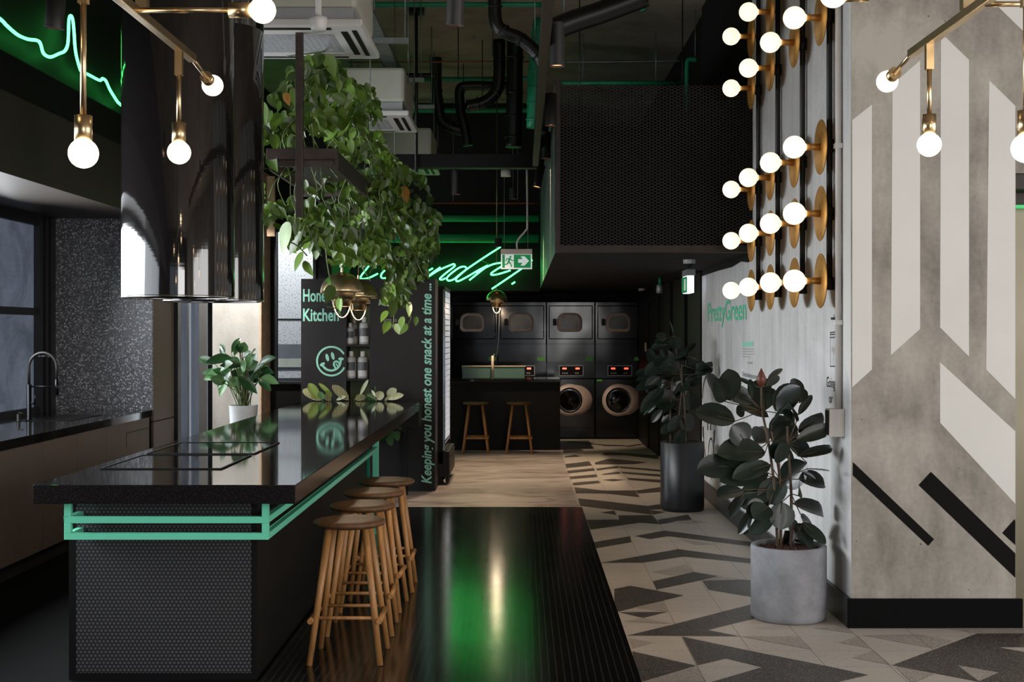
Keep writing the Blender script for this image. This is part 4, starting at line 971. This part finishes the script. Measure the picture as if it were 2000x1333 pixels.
# ================================================================== RUBBER PLANTS
def rubber(name, label, leaves, stems, Yc, S, potf, bud=None, seed=1, sc=1.0):
    t = thing(name, label, 'potted plant', potf[0]); rn = random.Random(seed)
    (cx, cy, _), R, hgt, pm = potf
    m = MB().lathe([(.0001,.0),(R*.93,.0),(R*.985,.012),(R,.035),(R,hgt-.004),(R-.004,hgt),(R-.018,hgt),(R-.022,hgt-.03),(R-.022,hgt-.05)], (cx, cy, 0), 64)
    m.build('pot', pm, t)
    sb = MB(); sb.lathe([(.0001,hgt-.025),(R-.021,hgt-.03)], (cx, cy, 0), 40)
    for k in range(160):
        a = rn.uniform(0, 2*PI); r = rn.uniform(0, R-.045); s_ = rn.uniform(.006, .014)
        sb.obox((cx+r*math.cos(a), cy+r*math.sin(a), hgt-.022+rn.uniform(0,.008)), (s_, rn.uniform(-.006,.006), 0), (rn.uniform(-.004,.004), s_*.6, .002), (0, .001, .003))
    sb.build('bark_mulch', M['soil'], t)
    lm = MB(); sm = MB(); pk = MB()
    for (bx_, by_, tx_, ty_, wd) in leaves:
        dy = rn.uniform(-.16, .16); b = P(*S(bx_, by_), Yc+dy*.35); tp_ = P(*S(tx_, ty_), Yc+dy*1.25)
        wm_ = wd*sc*Yc/F*1.38; tilt = min(1.1, .35+rn.uniform(0, .8))
        leaf(lm, b, tp_, wm_, (rn.uniform(-.45, .45), -1, tilt), rn.uniform(.02, .16), 0, 'ell', rn.uniform(.05, .2))
        if rn.random() < .35:
            o1 = Vector((rn.uniform(-.07,.07), rn.uniform(.05,.14), rn.uniform(-.06,.06))); leaf(lm, b+o1*.4, tp_+o1, wm_*rn.uniform(.75,1), (rn.uniform(-.7,.7), -1, rn.uniform(-.2,1)), .12, 0, 'ell', .12)
        # stalk back to the trunk
        j = min(stems, key=lambda s_: min(abs(q_[1]-by_)+abs(q_[0]-bx_) for q_ in s_)); q_ = min(j, key=lambda q_: abs(q_[1]-by_-20)+abs(q_[0]-bx_))
        pk.tube([P(*S(*q_), Yc), b], .0028, 6)
        # paler midrib
        pk.tube([b+Vector((0,-.003,.002)), b+(tp_-b)*.45+Vector((0,-.004,.004))], [.003, .0012], 5)
    for s_ in stems: sm.tube(spline([P(*S(*p), Yc) for p in s_], 5), [.009*(1-.4*i/(5*(len(s_)-1))) for i in range(5*(len(s_)-1)+1)], 8)
    for mb_ in (lm, pk, sm):
        for v in mb_.v:
            if v.x > 1.66: v.x = 1.66+(1-math.exp(-(v.x-1.66)*8))*.045
    lm.build('foliage', M['leaf_rubber'], t, fix=False); sm.build('trunk', M['bark'], t); pk.build('leaf_stalks', M['bark'], t)
    if bud:
        bm_ = MB(); A, B = P(*S(*bud[0]), Yc), P(*S(*bud[1]), Yc); L = (B-A).length
        bm_.lathe([(.0001,0),(L*.15,L*.12),(L*.25,L*.35),(L*.24,L*.5),(L*.13,L*.75),(L*.03,L*.95),(.0001,L)], A, 14); bm_.build('new_leaf_bud', M['bud'], t)
    return t
L1 = [(385,650,190,600,95),(360,550,350,388,85),(335,555,290,440,70),(470,560,325,500,80),(490,485,397,438,18),(465,545,452,465,30),(525,600,520,478,100),(535,480,598,430,30),
(590,610,700,480,95),(700,560,690,480,60),(545,630,403,560,50),(560,745,660,640,100),(680,650,640,550,55),(690,620,755,520,30),(690,690,862,610,55),(680,740,870,672,55),(440,760,370,660,95),(490,760,500,670,55),
(530,800,295,800,110),(385,870,200,870,90),(555,860,370,920,70),(545,900,310,930,105),(420,980,298,1010,70),(560,985,400,1040,105),(500,1050,400,1195,40),(430,1000,358,1110,32),
(570,1090,455,1190,90),(545,1060,475,1120,80),(610,1040,600,1170,95),(620,940,560,1050,75),(730,850,620,960,105),(690,930,825,950,80),(735,880,842,888,20),(690,820,888,778,45),
(640,760,750,800,70),(665,1050,860,1100,75),(700,1100,765,1170,40),(710,1140,823,1240,45),(665,1160,765,1250,80),(625,1180,615,1268,65),(590,750,670,840,35),(690,1010,690,955,60),(600,850,600,750,80),(430,600,390,610,50),(560,660,610,600,60),(450,830,340,850,60)]
T1 = [[(590,1255),(575,980),(545,750),(515,600),(511,485)],[(655,1258),(655,1000),(640,760),(632,560)],[(605,1258),(600,930),(570,760),(560,700)]]
S6 = lambda x, y: (1280+x/2.469, 560+y/2.469)
rubber('rubber_plant', 'rubber plant with a red-brown bud in a grey cement pot by the column', L1, T1, 7.03, S6, ((1.455, 7.03, 0), .204, .40, M['pot_conc']), ((511,487),(515,392)), 5, .405*1.0)
S7 = lambda x, y: (1240+x/3.175, 480+y/3.175)
L2 = [(235,545,215,460,35),(165,590,160,535,45),(220,595,120,590,45),(215,610,95,640,50),(250,565,250,640,60),(205,650,210,708,35),(130,770,80,635,45),(275,770,115,690,90),(250,700,320,680,60),(310,670,375,600,30),(330,690,400,710,20),
(300,820,410,730,80),(370,800,495,755,50),(380,770,440,730,60),(310,860,405,820,60),(265,800,0,835,70),(120,790,0,800,50),(150,855,0,890,55),(160,820,70,905,70),(235,820,130,910,80),(290,840,220,935,45),(180,890,35,1022,60),(260,960,115,965,100),
(335,912,340,1015,92),(140,985,80,1040,20),(165,1015,105,1092,35),(272,1030,165,1090,50),(275,1055,205,1152,45),(235,1115,160,1162,45),(290,1050,350,1140,85),(300,1140,260,1252,50),(230,1000,190,1080,40),(260,900,340,850,60),(180,740,60,800,70),(200,700,150,640,50)]
T2 = [[(320,1222),(312,1080),(305,940),(285,800),(265,700),(240,560)],[(222,1222),(220,1000),(235,860)],[(270,1222),(268,1120),(290,900),(290,740)]]
rubber('rubber_plant', 'dark rubber plant in a tall black cylinder planter farther along the wall', L2, T2, 11.3, S7, ((1.405, 11.3, 0), .192, .60, M['rubber_pot']), None, 9, 1/3.175)

# ================================================================== HANGING PLANTER + POTHOS
hp = thing('hanging_shelf', 'dark steel hanging shelf frame above the island', 'hanging shelf', (-1.37, 9.6, 2.5))
MB().bx(P(520,0,8).x, P(657,0,8).x, 8.0, 8.04, P(0,311,8).z, P(0,290,8).z).build('front_beam', M['steel_dark'], hp, bev=.002)
MB().bx(P(530,0,8).x, P(646,0,8).x, 8.045, 8.09, P(0,323,8).z, P(0,311,8).z).build('lower_beam', M['steel_dark'], hp, bev=.002)
MB().bx(-1.565, -1.16, 8.05, 11.9, 2.615, 2.63).build('shelf_plate', M['steel_dark'], hp)
for x in (-1.58, -1.165): MB().bx(x, x+.015, 8.04, 11.9, 2.57, 2.69).build('side_rail', M['steel_dark'], hp)
MB().bx(-1.5, -1.3, 8.2, 9.0, 2.63, 2.74).build('plant_trough', M['steel_dark'], hp)
for y in (9.3, 10.6, 11.86): MB().bx(-1.60, -1.14, y, y+.04, 2.545, 2.57).build('cross_bar', M['steel_dark'], hp)
MB().bx(P(578,0,7.95).x, P(592,0,7.95).x, 7.93, 7.975, P(0,425,7.95).z, 4.69).build('front_post', M['steel_dark'], hp, bev=.002)
for x, y in ((-1.56, 11.8), (-1.17, 11.8), (-1.17, 9.9)): MB().tube([(x, y, 2.69), (x, y, 4.69)], .005, 6).build('hanging_wire', M['galv'], hp)
poly = [(645,98),(668,140),(700,165),(728,170),(745,215),(745,270),(765,300),(800,335),(832,350),(850,400),(862,425),(850,450),(858,490),(835,510),(830,540),(800,560),(790,592),(745,590),(725,560),(700,545),(668,535),(650,520),(625,500),(600,480),(572,488),(545,470),(520,460),(500,430),(470,432),(488,400),(492,300),(510,215),(540,180),(560,140),(590,130),(610,112)]
def inside(x, y, pg):
    c_ = False; j = len(pg)-1
    for i in range(len(pg)):
        xi, yi = pg[i]; xj, yj = pg[j]
        if (yi > y) != (yj > y) and x < (xj-xi)*(y-yi)/(yj-yi)+xi: c_ = not c_
        j = i
    return c_
ph = thing('pothos_plant', 'trailing green pothos spilling from the hanging shelf', 'plant', (-1.3, 9.5, 2.6))
r3 = random.Random(21); lm = MB(); vm = MB(); cnt = 0
def depth_at(x): return 8.15+max(0, (x-600))/260*3.4
def pleaf(x, y, Y, size, mi=0, ang=None):
    b = P(x, y, Y); a = r3.uniform(-1.1, 1.1) if ang is None else ang
    d = Vector((math.sin(a), r3.uniform(-.5, .3), -math.cos(a))).normalized()
    leaf(lm, b-d*size*.3, b+d*size*.8, size*.68, (r3.uniform(-.9, .9), -1, r3.uniform(-.1, 1.1)), r3.uniform(0,.12), mi, 'heart', r3.uniform(.03, .22))
tries = 0
while cnt < 2000 and tries < 30000:
    tries += 1
    x, y = r3.uniform(470, 865), r3.uniform(98, 595)
    if not inside(x, y, poly): continue
    if x < 565 and r3.random() > .20: continue
    if 615 < x < 748 and y > 512: continue
    if math.sin(x*.05+y*.021)+math.sin(y*.06-x*.03)+r3.uniform(-.6, 1.6) < -.45: continue
    if 515 < x < 665 and 280 < y < 400 and r3.random() > .12: continue
    if 665 < x < 740 and 280 < y < 380 and r3.random() > .6: continue
    if y < 280 and x > 565 and r3.random() > .75: continue
    if y < 330 and r3.random() > .8: continue
    if y > 430 and x < 640 and r3.random() > .55: continue
    Y = depth_at(x)+(r3.uniform(0, .5) if 515 < x < 662 else r3.uniform(-.3, .45)); size = r3.uniform(.05, .115)*(1.1 if x < 680 and y < 300 else .86)
    mi = 1 if r3.random() < .18 else 0
    pleaf(x, y, Y, size, mi); cnt += 1
for k in range(34):                                   # vines
    x = r3.uniform(560, 845); Y = depth_at(x); y = r3.uniform(130, 330) if x < 740 else r3.uniform(330, 430); pts = []
    for j in range(r3.randint(5, 9)):
        if not inside(x, y, poly): break
        pts.append(P(x, y, Y+r3.uniform(-.1, .1))); x += r3.uniform(-26, 26); y += r3.uniform(18, 50)
    if len(pts) > 2: vm.tube(spline(pts, 4), .004, 5)
for pl2 in ([(600,180),(585,230),(612,270),(608,310),(585,340),(575,380),(590,420)],[(640,130),(610,150),(598,170),(640,230),(700,280)],[(520,440),(490,432),(474,430)],[(560,470),(580,480),(600,500)],[(500,300),(495,350),(505,400)],
            [(600,440),(612,470),(628,500)],[(636,480),(640,520),(650,560),(668,590)],[(745,545),(765,560),(770,600),(768,640)],[(790,585),(800,600),(802,625),(790,640)],[(640,600),(660,605),(668,620)],[(560,110),(600,105),(640,100)]):
    vm.tube(spline([P(x, y, depth_at(x)-.1) for x, y in pl2], 5), .0045, 5)
for x, y, s_ in ((752,615,.09),(768,600,.12),(785,628,.1),(800,600,.11),(790,640,.09),(775,640,.08),(812,625,.07),(756,635,.1),(645,570,.12),(665,592,.1),(505,260,.12),(498,310,.11),(492,345,.13),(500,385,.12),(508,430,.12),(478,430,.09),(560,455,.17),(585,505,.11),(600,520,.09),(642,118,.15),(650,135,.14),(700,178,.15),(515,215,.12),(530,310,.13)):
    pleaf(x, y, depth_at(x)-.12, s_, 1 if s_ < .12 or s_ > .135 else 0, r3.uniform(-.6, .6))
for x, y, s_ in ((790,375,.12),(560,190,.07)): pleaf(x, y, depth_at(x)-.3, s_, 2, .3)
lm.build('foliage', [M['leaf_pothos'], simple('young_pothos_leaf', '5f7c30', .35, var=.2), simple('yellowing_leaf', 'a0702c', .5, var=.2)], ph, fix=False)
vm.build('vine_stems', M['vine'], ph)

# ================================================================== PENDANTS
def pendant(loc, R, label, ztop):
    x, y, z = loc; t = thing('brass_pendant_lamp', label, 'pendant lamp', (x, y, z), 'brass pendant lamps with split domes')
    pr = [(.0001, R*.98)]+[(R*math.sin(a), R*.98*math.cos(a)) for a in [k*PI/2/10 for k in range(1, 10)]]+[(R, 0), (R*.98, 0)]+[(R*.97*math.sin(a), R*.93*math.cos(a)) for a in [k*PI/2/10 for k in range(9, 0, -1)]]
    MB().lathe([(r_, z+q_) for r_, q_ in pr], (x, y, 0), 40).build('dome_shade', M['brass'], t)
    MB().lathe([(R*.62, z+R*.25), (R*.62, z-R*.28), (R*.60, z-R*.28), (R*.60, z+R*.25)], (x, y, 0), 32).build('upper_band', M['brass'], t)
    MB().lathe([(R*.36, z+R*.2), (R*.36, z-R*.62), (R*.34, z-R*.62), (R*.34, z+R*.2)], (x, y, 0), 28).build('lower_band', M['brass'], t)
    MB().sphere((x, y, z-R*.12), R*.26, 18, 12).build('bulb', M['lampin'], t)
    lp = [(x+R*.40*math.cos(a), y+.1*R*math.cos(a), z-R*.3-R*.85*math.sin(a)) for a in [k*PI/16 for k in range(17)]]
    MB().tube(lp, .005, 8).build('loop_handle', M['brass'], t)
    MB().tube([(x, y, z+R*.97), (x, y, ztop)], .004, 6).lathe([(.012, z+R*.95), (.009, z+R*1.2)], (x, y, 0), 12).build('cord', M['brass'], t)
    l = bpy.data.lights.new('pendant_glow', 'POINT'); l.energy = 8*(R/.16)**3; l.color = WARM; l.shadow_soft_size = R*.2
    lo = bpy.data.objects.new('pendant_glow', l); COL.objects.link(lo); lo.location = (x, y, z-R*.75)
    for dx in (-.5, .5):  # two added points before the shade brighten the brass bands
        l2 = bpy.data.lights.new('pendant_band_fill', 'POINT'); l2.energy = 1.6*(R/.16)**2; l2.color = WARM; l2.shadow_soft_size = .012
        lo = bpy.data.objects.new('pendant_band_fill', l2); COL.objects.link(lo); lo.location = (x+dx*R, y-.66*R, z+R*.12)
pendant((P(668,577,9.57).x, 9.57, P(0,573,9.57).z), .16, 'brass dome pendant over the island, half covered by trailing leaves', 2.54)
pendant((P(700,584,10.7).x, 10.7, P(0,583,10.7).z), .16, 'brass dome pendant over the island, clear of the leaves in front of the kiosk niche', 2.54)
pendant((P(970,584,16.6).x, 16.6, P(0,588,16.6).z), .14, 'small brass globe pendant over the laundry counter', 4.69)

# ================================================================== SPOTLIGHTS
def spotlight(px, ybot, ytop, wpx, Y, label, tilt=(0,0), power=10, aim=None, rail=3.16, cone=None):
    p = P(px, ybot, Y); L = (ybot-ytop)*Y/F; R = wpx/2*Y/F
    t = thing('ceiling_spotlight', label, 'spotlight', p, 'black cylinder spotlights')
    ax = Vector((tilt[0], tilt[1], 1)).normalized(); top = p+ax*L
    m = MB().tube([p+ax*.004, top], R, 24, caps=False); m.tube([top, top+ax*.001], [R, R*.2], 24); m.build('can', M['spot_black'], t)
    MB().tube([p+ax*.012, p+ax*.014], R*.93, 24).build('lens', M['spot_glow'], t)
    MB().tube([p, p+ax*.01], [R*1.08, R*1.08], 24, caps=False).build('bezel', M['spot_black'], t)
    if top.z < rail: MB().tube([top, Vector((top.x, top.y, rail))], .006, 8).build('stem', M['steel_dark'], t)
    if power: spot('spot_beam', p-ax*.01, aim or (-ax), power, WARM, cone or (100 if power > 150 else 55))
spotlight(1088, 130, 45, 28, 7.2, 'black cylinder spotlight on the long steel beam, the largest of the row', (0,0), 60)
spotlight(1076, 246, 183, 22, 9.1, 'black cylinder spotlight on the long steel beam, second of the row', (0,0), 60)
spotlight(1066, 310, 258, 18, 11.2, 'black cylinder spotlight on the long steel beam, third of the row', (0,0), 90)
spotlight(1048, 366, 322, 16, 13.3, 'tilted black spotlight under the end of the long steel beam', (.22,.1), 120, (-.5,-.5,-1))
spotlight(888, 50, -40, 34, 5.74, 'large black cylinder spotlight hanging above the walkway', (.05,-.1), 40, (0,.3,-1), 4.69)
spotlight(890, 380, 335, 18, 13.2, 'slim black spotlight with orange glow below the dark crossbeam', (0,0), 260, (.1,.1,-1), 3.15)
spotlight(1002, 389, 368, 15, 15.0, 'short black downlight on a cord beside the exit sign', (0,0), 330, (.10,-.1,-1), 4.69, 70)
spotlight(973, 482, 466, 14, 16.6, 'small black spotlight right above the neon lettering', (0,0), 200, (.25,.6,-1), 2.8, 58)
spotlight(106, 56, -30, 36, 5.6, 'dark grey cylinder spotlight in front of the wavy neon line', (.1,-.1), 0, None, 4.69)

# ================================================================== CEILING SERVICES
def cassette(Y, label):
    z = 3.41; x0_, x1_ = -1.93, -.965; t = thing('air_conditioner', label, 'air conditioner', (-1.45, Y+.47, z), 'ceiling cassette air conditioners')
    pn = MB(); pn.bx(x0_, x1_, Y, Y+.95, z, z+.045); pn.build('fascia_panel', M['white_plastic'], t, bev=.012)
    MB().bx(x0_+.06, x1_-.06, Y+.05, Y+.90, z+.045, z+.12).build('collar', M['grey_plastic'], t)
    MB().bx(x0_+.04, x1_-.04, Y+.04, Y+.92, z+.12, z+.42).build('unit_body', M['ac_body'], t, bev=.03)
    g_ = MB(); g_.bx(x0_+.22, x0_+.76, Y+.22, Y+.74, z-.0005, z-.0002)
    for i in range(14):
        for j in range(10): g_.bx(x0_+.24+i*.036, x0_+.262+i*.036, Y+.24+j*.048, Y+.262+j*.048, z-.003, z-.0005)
    g_.build('intake_grille', M['grey_plastic'], t)
    v_ = MB()
    v_.bx(x1_-.15, x1_-.11, Y+.15, Y+.8, z-.003, z-.0005); v_.bx(x1_-.08, x1_-.05, Y+.12, Y+.83, z-.003, z-.0005); v_.bx(x0_+.15, x1_-.2, Y+.05, Y+.10, z-.003, z-.0005); v_.bx(x0_+.15, x1_-.2, Y+.86, Y+.90, z-.003, z-.0005)
    v_.build('air_slot', M['black'], t)
    for x in (x0_+.02, x1_-.02):
        for y in (Y+.15, Y+.8): MB().tube([(x, y, z+.3), (x, y, ZC-.001)], .005, 6).build('threaded_rod', M['galv'], t)
cassette(7.76, 'white ceiling cassette air conditioner above the hoods, closest')
cassette(10.96, 'white ceiling cassette air conditioner behind the pothos')
cassette(14.2, 'white ceiling cassette air conditioner above the dark crossbeam')
ct = thing('cable_tray', 'perforated steel cable tray running under the ceiling', 'cable tray', (-1.0, 11, 3.9))
m = MB(); m.bx(-1.22, -1.21, 6.5, 13.4, 3.9, 3.95); m.bx(-1.10, -1.09, 6.5, 13.4, 3.9, 3.95)
for k in range(121): m.bx(-1.21, -1.10, 6.5+k*.0565, 6.5+k*.0565+.028, 3.9, 3.905)
m.build('tray', M['galv'], ct)
for y in (8.6, 10.2, 11.8, 13.2): MB().bx(-1.3, -.9, y, y+.05, 3.86, 3.898).tube([(-.93, y+.02, 3.88), (-.93, y+.02, ZC-.001)], .006, 6).build('bracket', M['galv'], ct)
tag(MB().bx(-3.14, .14, 12.41, 12.55, 3.15, 3.28).build('cross_beam', M['black'], recenter=True), 'dark horizontal crossbeam spanning behind the pothos', 'beam')
lb = MB().bx(.100, .155, 4.0, 12.40, 3.16, 3.26).build('long_beam', M['rust'], recenter=True, bev=.002); tag(lb, 'long raw steel beam running away from the camera beside the spotlights', 'beam')
vp = thing('beam_post', 'thin black ceiling post holding the dark crossbeam', 'post', (P(813,0,12.38).x, 12.38, 3.28))
MB().tube([(P(813,0,12.38).x, 12.38, 3.1), (P(813,0,12.38).x, 12.38, ZC-.001)], .017, 10).build('post', M['pipe_black'], vp)
MB().bx(P(797,0,12.38).x, P(829,0,12.38).x, 12.3, 12.46, ZC-.07, ZC-.001).build('top_plate', M['pipe_black'], vp)
sdp = thing('smoke_detector', 'white detector on a drop pipe in front of the closest air conditioner', 'smoke detector', (P(622,60,7.0).x, 7.0, 3.2))
x_ = P(622,0,7.0).x; zt = P(0,60,7.0).z
MB().lathe([(.0001,zt),(.038,zt),(.045,zt+.02),(.05,zt+.05),(.05,zt+.07),(.02,zt+.08)], (x_, 7.0, 0), 24).build('detector_head', M['white_plastic'], sdp)
MB().tube([(x_, 7.0, zt+.07), (x_, 7.0, ZC-.001)], .017, 12).build('drop_pipe', M['white_plastic'], sdp)
def pipe(name, label, pts, Y, rpx, mat, rings=0, cat='pipe', smooth=True):
    q_ = [P(x, y, Y) if not isinstance(Y, (list, tuple)) else P(x, y, Y[i]) for i, (x, y) in enumerate(pts)]
    for v in q_: v.z = min(v.z, ZC-.001) if v.z < ZC+.4 else v.z
    q_ = [Vector((v.x, v.y, min(v.z, ZC-.005))) for v in q_]
    Ym = Y if not isinstance(Y, (list, tuple)) else sum(Y)/len(Y); R = rpx*Ym/F
    m = MB().tube(spline(q_, 6) if smooth else q_, R, 16)
    if rings:
        for k in range(rings):
            t = (k+.5)/rings*(len(q_)-1); i = int(t); p = q_[i].lerp(q_[min(i+1, len(q_)-1)], t-i); d = (q_[min(i+1, len(q_)-1)]-q_[i]).normalized(); m.tube([p-d*R*.12, p+d*R*.12], R*1.12, 16)
    o = tag(m.build(name, M[mat], recenter=True), label, cat)
    zt = max(v.z for v in q_)
    if zt < ZC-.1:
        for t in ((.2, .8) if abs(q_[0].x-q_[-1].x) > .3 else (.95,)):
            i = int(t*(len(q_)-1)); p = q_[i].lerp(q_[i+1], t*(len(q_)-1)-i)
            MB().tube([p, Vector((p.x, p.y, ZC-.001))], .005, 6).build('hanger', M['galv'], o)
    return o
pipe('waste_pipe', 'fat black waste pipe curving across the top beside the long beam', [(966,-30),(968,40),(985,62),(1015,75),(1045,100),(1062,125)], 10.5, 13, 'pipe_black', 4)
pipe('waste_pipe', 'black waste pipe dropping and bending toward the exit sign', [(975,72),(975,150),(968,180),(945,200),(912,208)], 13.8, 12, 'pipe_black', 3)
pipe('waste_pipe', 'black pipe with a long level run and a green-lit drop', [(1009,110),(1009,150),(998,167),(960,168),(912,168),(898,176),(900,215),(908,250),(914,285)], 14.6, 9.5, 'pipe_black', 6)
pipe('waste_pipe', 'thick black downpipe close to the long steel beam', [(1006,50),(1005,175),(1004,235),(1003,288)], 13.7, 16, 'pipe_black', 4)
pipe('waste_pipe', 'black downpipe with a pale round cap and a kinked foot', [(852,112),(852,170),(856,205),(862,235),(885,250),(915,256)], 14.7, 11, 'pipe_black', 2)
pipe('waste_pipe', 'black branch pipe between the two downpipes near the crossbeam', [(790,148),(820,148),(852,148)], 14.6, 5, 'pipe_black')
pipe('air_duct', 'big dark duct crossing above the bulkhead corner', [(1075,60),(1120,42),(1180,22),(1260,-8)], 9.0, 22, 'pipe_black', 0, 'duct')
pipe('spiral_duct', 'green spiral duct behind the long steel beam', [(1054,20),(1045,140),(1041,250)], 12.9, 13, 'pipe_green', 7, 'duct')
pipe('green_pipe', 'thin green pipe along the ceiling at the top of the view', [(716,9),(900,9),(1058,9)], 11.9, 5, 'pipe_green')
pipe('green_pipe', 'thin green pipe crossing the ceiling behind the waste pipes', [(680,156),(900,155),(1050,154)], 15.3, 5, 'pipe_green')
pipe('green_pipe', 'lower thin green pipe crossing behind the waste pipes', [(680,216),(900,216),(1050,216)], 17.3, 5, 'pipe_green')
pipe('green_pipe', 'green elbow pipe at the top above the bulkhead', [(1180,12),(1235,8),(1252,9),(1257,22)], 10.0, 5, 'pipe_green')
pipe('green_pipe', 'green pipe running level behind the top of the mesh cage', [(1098,162),(1200,162),(1335,162)], 13.5, 4, 'pipe_green', smooth=False)
pipe('green_pipe', 'upright green pipe with an elbow above the mesh cage', [(1342,220),(1342,140),(1345,118),(1360,117)], 12.5, 5, 'pipe_green')
pipe('copper_pipe', 'thin copper pipe across the dark wall above the neon lettering', [(842,397),(950,397),(1052,397)], 17.2, 2, 'copper')
pipe('copper_pipe', 'thin copper sprinkler pipe under the ceiling', [(680,122),(850,121),(1040,120)], 14.2, 1.6, 'copper')
pipe('grey_conduit', 'grey conduit along the ceiling above the mesh cage', [(1100,121),(1200,121),(1330,119)], 14.2, 3, 'galv')
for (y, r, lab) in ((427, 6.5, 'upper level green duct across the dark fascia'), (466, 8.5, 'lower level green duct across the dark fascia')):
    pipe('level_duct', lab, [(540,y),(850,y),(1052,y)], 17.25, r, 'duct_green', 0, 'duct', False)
for i, (px, yb, yt, Y) in enumerate(((895,155,55,12.6),(942,190,88,13.8),(962,110,-10,11.2),(905,215,110,15),(1132,240,30,10.8),(1333,230,90,12))):
    p = P(px, yb, Y); tag(MB().tube([(p.x, Y, p.z), (p.x, Y, ZC-.001)], .006, 6).build('threaded_rod', M['pipe_black'], recenter=True),
        ['thin black rod just beside the large walkway spotlight', 'thin black rod between the waste pipes', 'thin black rod close to the fat waste pipe', 'short black rod behind the level pipe run', 'thin rod above the mesh cage beside the spotlights', 'thin rod above the far side of the mesh cage'][i], 'rod', 'thin ceiling rods')
sp_ = thing('sprinkler_head', 'small sprinkler head on the bare concrete ceiling', 'sprinkler', P(925,72,13.6))
MB().tube([P(925,72,13.6), Vector((P(925,72,13.6).x, 13.6, ZC-.001))], .01, 8).build('sprinkler_stem', M['galv'], sp_)
MB().lathe([(.0001,0),(.03,.003),(.03,.006),(.0001,.01)], P(925,76,13.6), 12).build('deflector', M['galv'], sp_)

# mesh cage -------------------------------------------------------------
mc = thing('mesh_cage', 'black expanded metal mesh screen on the front of the bulkhead', 'mesh screen', (1.0, 9.68, 2.16))
X0, X1, Z0, Z1 = .25, 1.735, 2.215, 3.42; pw, phh = .050, .0235
m = MB()
def clip_line(c, s):                     # z = Z0 + s*(x-X0)+c
    pts = []
    for x in (X0, X1):
        z = Z0+s*(x-X0)+c
        if Z0 <= z <= Z1: pts.append((x, z))
    for z in (Z0, Z1):
        x = X0+(z-Z0-c)/s
        if X0 < x < X1: pts.append((x, z))
    return pts[:2] if len(pts) >= 2 else None
s = phh/pw; c_ = -(X1-X0)*s
while c_ < (Z1-Z0)+(X1-X0)*s:
    for sg in (1, -1):
        pr = clip_line(c_, sg*s)
        if pr:
            (xa_, za), (xb_, zb_) = pr; A = Vector((xa_, 9.69, za)); B = Vector((xb_, 9.69, zb_)); d = B-A
            if d.length > .01:
                p_ = Vector((-d.z, 0, d.x)).normalized()*.0024; m.obox((A+B)/2, d/2, (0, .002, 0), p_)
    c_ += phh
m.build('mesh', simple('cage_mesh_steel', '272422', .5, metal=.3), mc, fix=False)
f_ = MB(); f_.bx(.25, 1.735, 9.66, 9.72, 2.16, 2.215); f_.bx(.25, .285, 9.66, 9.72, 2.215, 3.45)
f_.build('frame', M['rust'], mc, bev=.002)

# dark wall fittings ------------------------------------------------------
for i, (a, b) in enumerate(((12.5, 13.45), (13.75, 14.75), (15.1, 16.15))):
    dd = MB(); dd.bx(1.728, 1.775, a, b, 0.02, 2.15)
    d_ = struct('door_%d' % (i+2), dd, M['black'], bev=.003)
    if i < 2: MB().tube([(1.70, b-.12, .9), (1.70, b-.12, 1.35)], .012, 10).tube([(1.70, b-.12, .95), (1.735, b-.12, .95)], .008, 8).tube([(1.70, b-.12, 1.3), (1.735, b-.12, 1.3)], .008, 8).build('door_handle', M['steel'], d_)
struct('wall_jog', MB().bx(1.69, 1.775, 17.3, 18.7, 0, 2.16).bx(1.71, 1.775, 16.2, 17.3, 0, 2.16), M['black'])
tag(MB().bx(1.675, 1.689, 17.5, 17.62, 1.30, 1.42).build('wall_switch', M['beige'], recenter=True), 'small beige switch plate on the dark wall by the dryers', 'switch')
cg_ = thing('caged_light', 'small caged emergency light on a green pipe under the bulkhead', 'emergency light', (P(1289,530,14).x, 14, 2.1))
xq = P(1289,0,14).x
MB().tube([(xq, 14, 2.16), (xq, 14, 2.08)], .018, 10).build('green_stub', M['pipe_green'], cg_)
MB().lathe([(.035,2.08),(.042,2.06),(.042,2.0),(.03,1.985),(.0001,1.985)], (xq, 14, 0), 16).build('cage_body', M['galv'], cg_)
for px, py, Y, lab in ((1254,545,17.5,'white dome camera under the bulkhead close to the dryers'), (1346,507,10.6,'white dome camera under the bulkhead near the lit exit box')):
    p = P(px, py, Y); cm = thing('security_camera', lab, 'camera', (p.x, Y, 2.159), 'dome cameras')
    MB().lathe([(.05,2.159),(.05,2.13),(.045,2.125)], (p.x, Y, 0), 20).build('housing', M['grey_plastic'], cm); MB().sphere((p.x, Y, 2.125), .036, 16, 10).build('lens_dome', M['black'], cm)
rp = thing('timber_offcut', 'spotlit pale timber batten on the dark wall behind the pothos', 'timber batten', (P(530,0,13.3).x, 13.3, 2.5))
MB().bx(P(522,0,12.9).x, P(537,0,12.9).x, 12.88, 12.93, P(0,462,12.9).z, P(0,345,12.9).z).build('batten', M['timber_raw'], rp)
spot('batten_spot', (P(528,330,12.6).x, 12.45, 3.3), (0, .45, -.8), 110, WARM, 40)
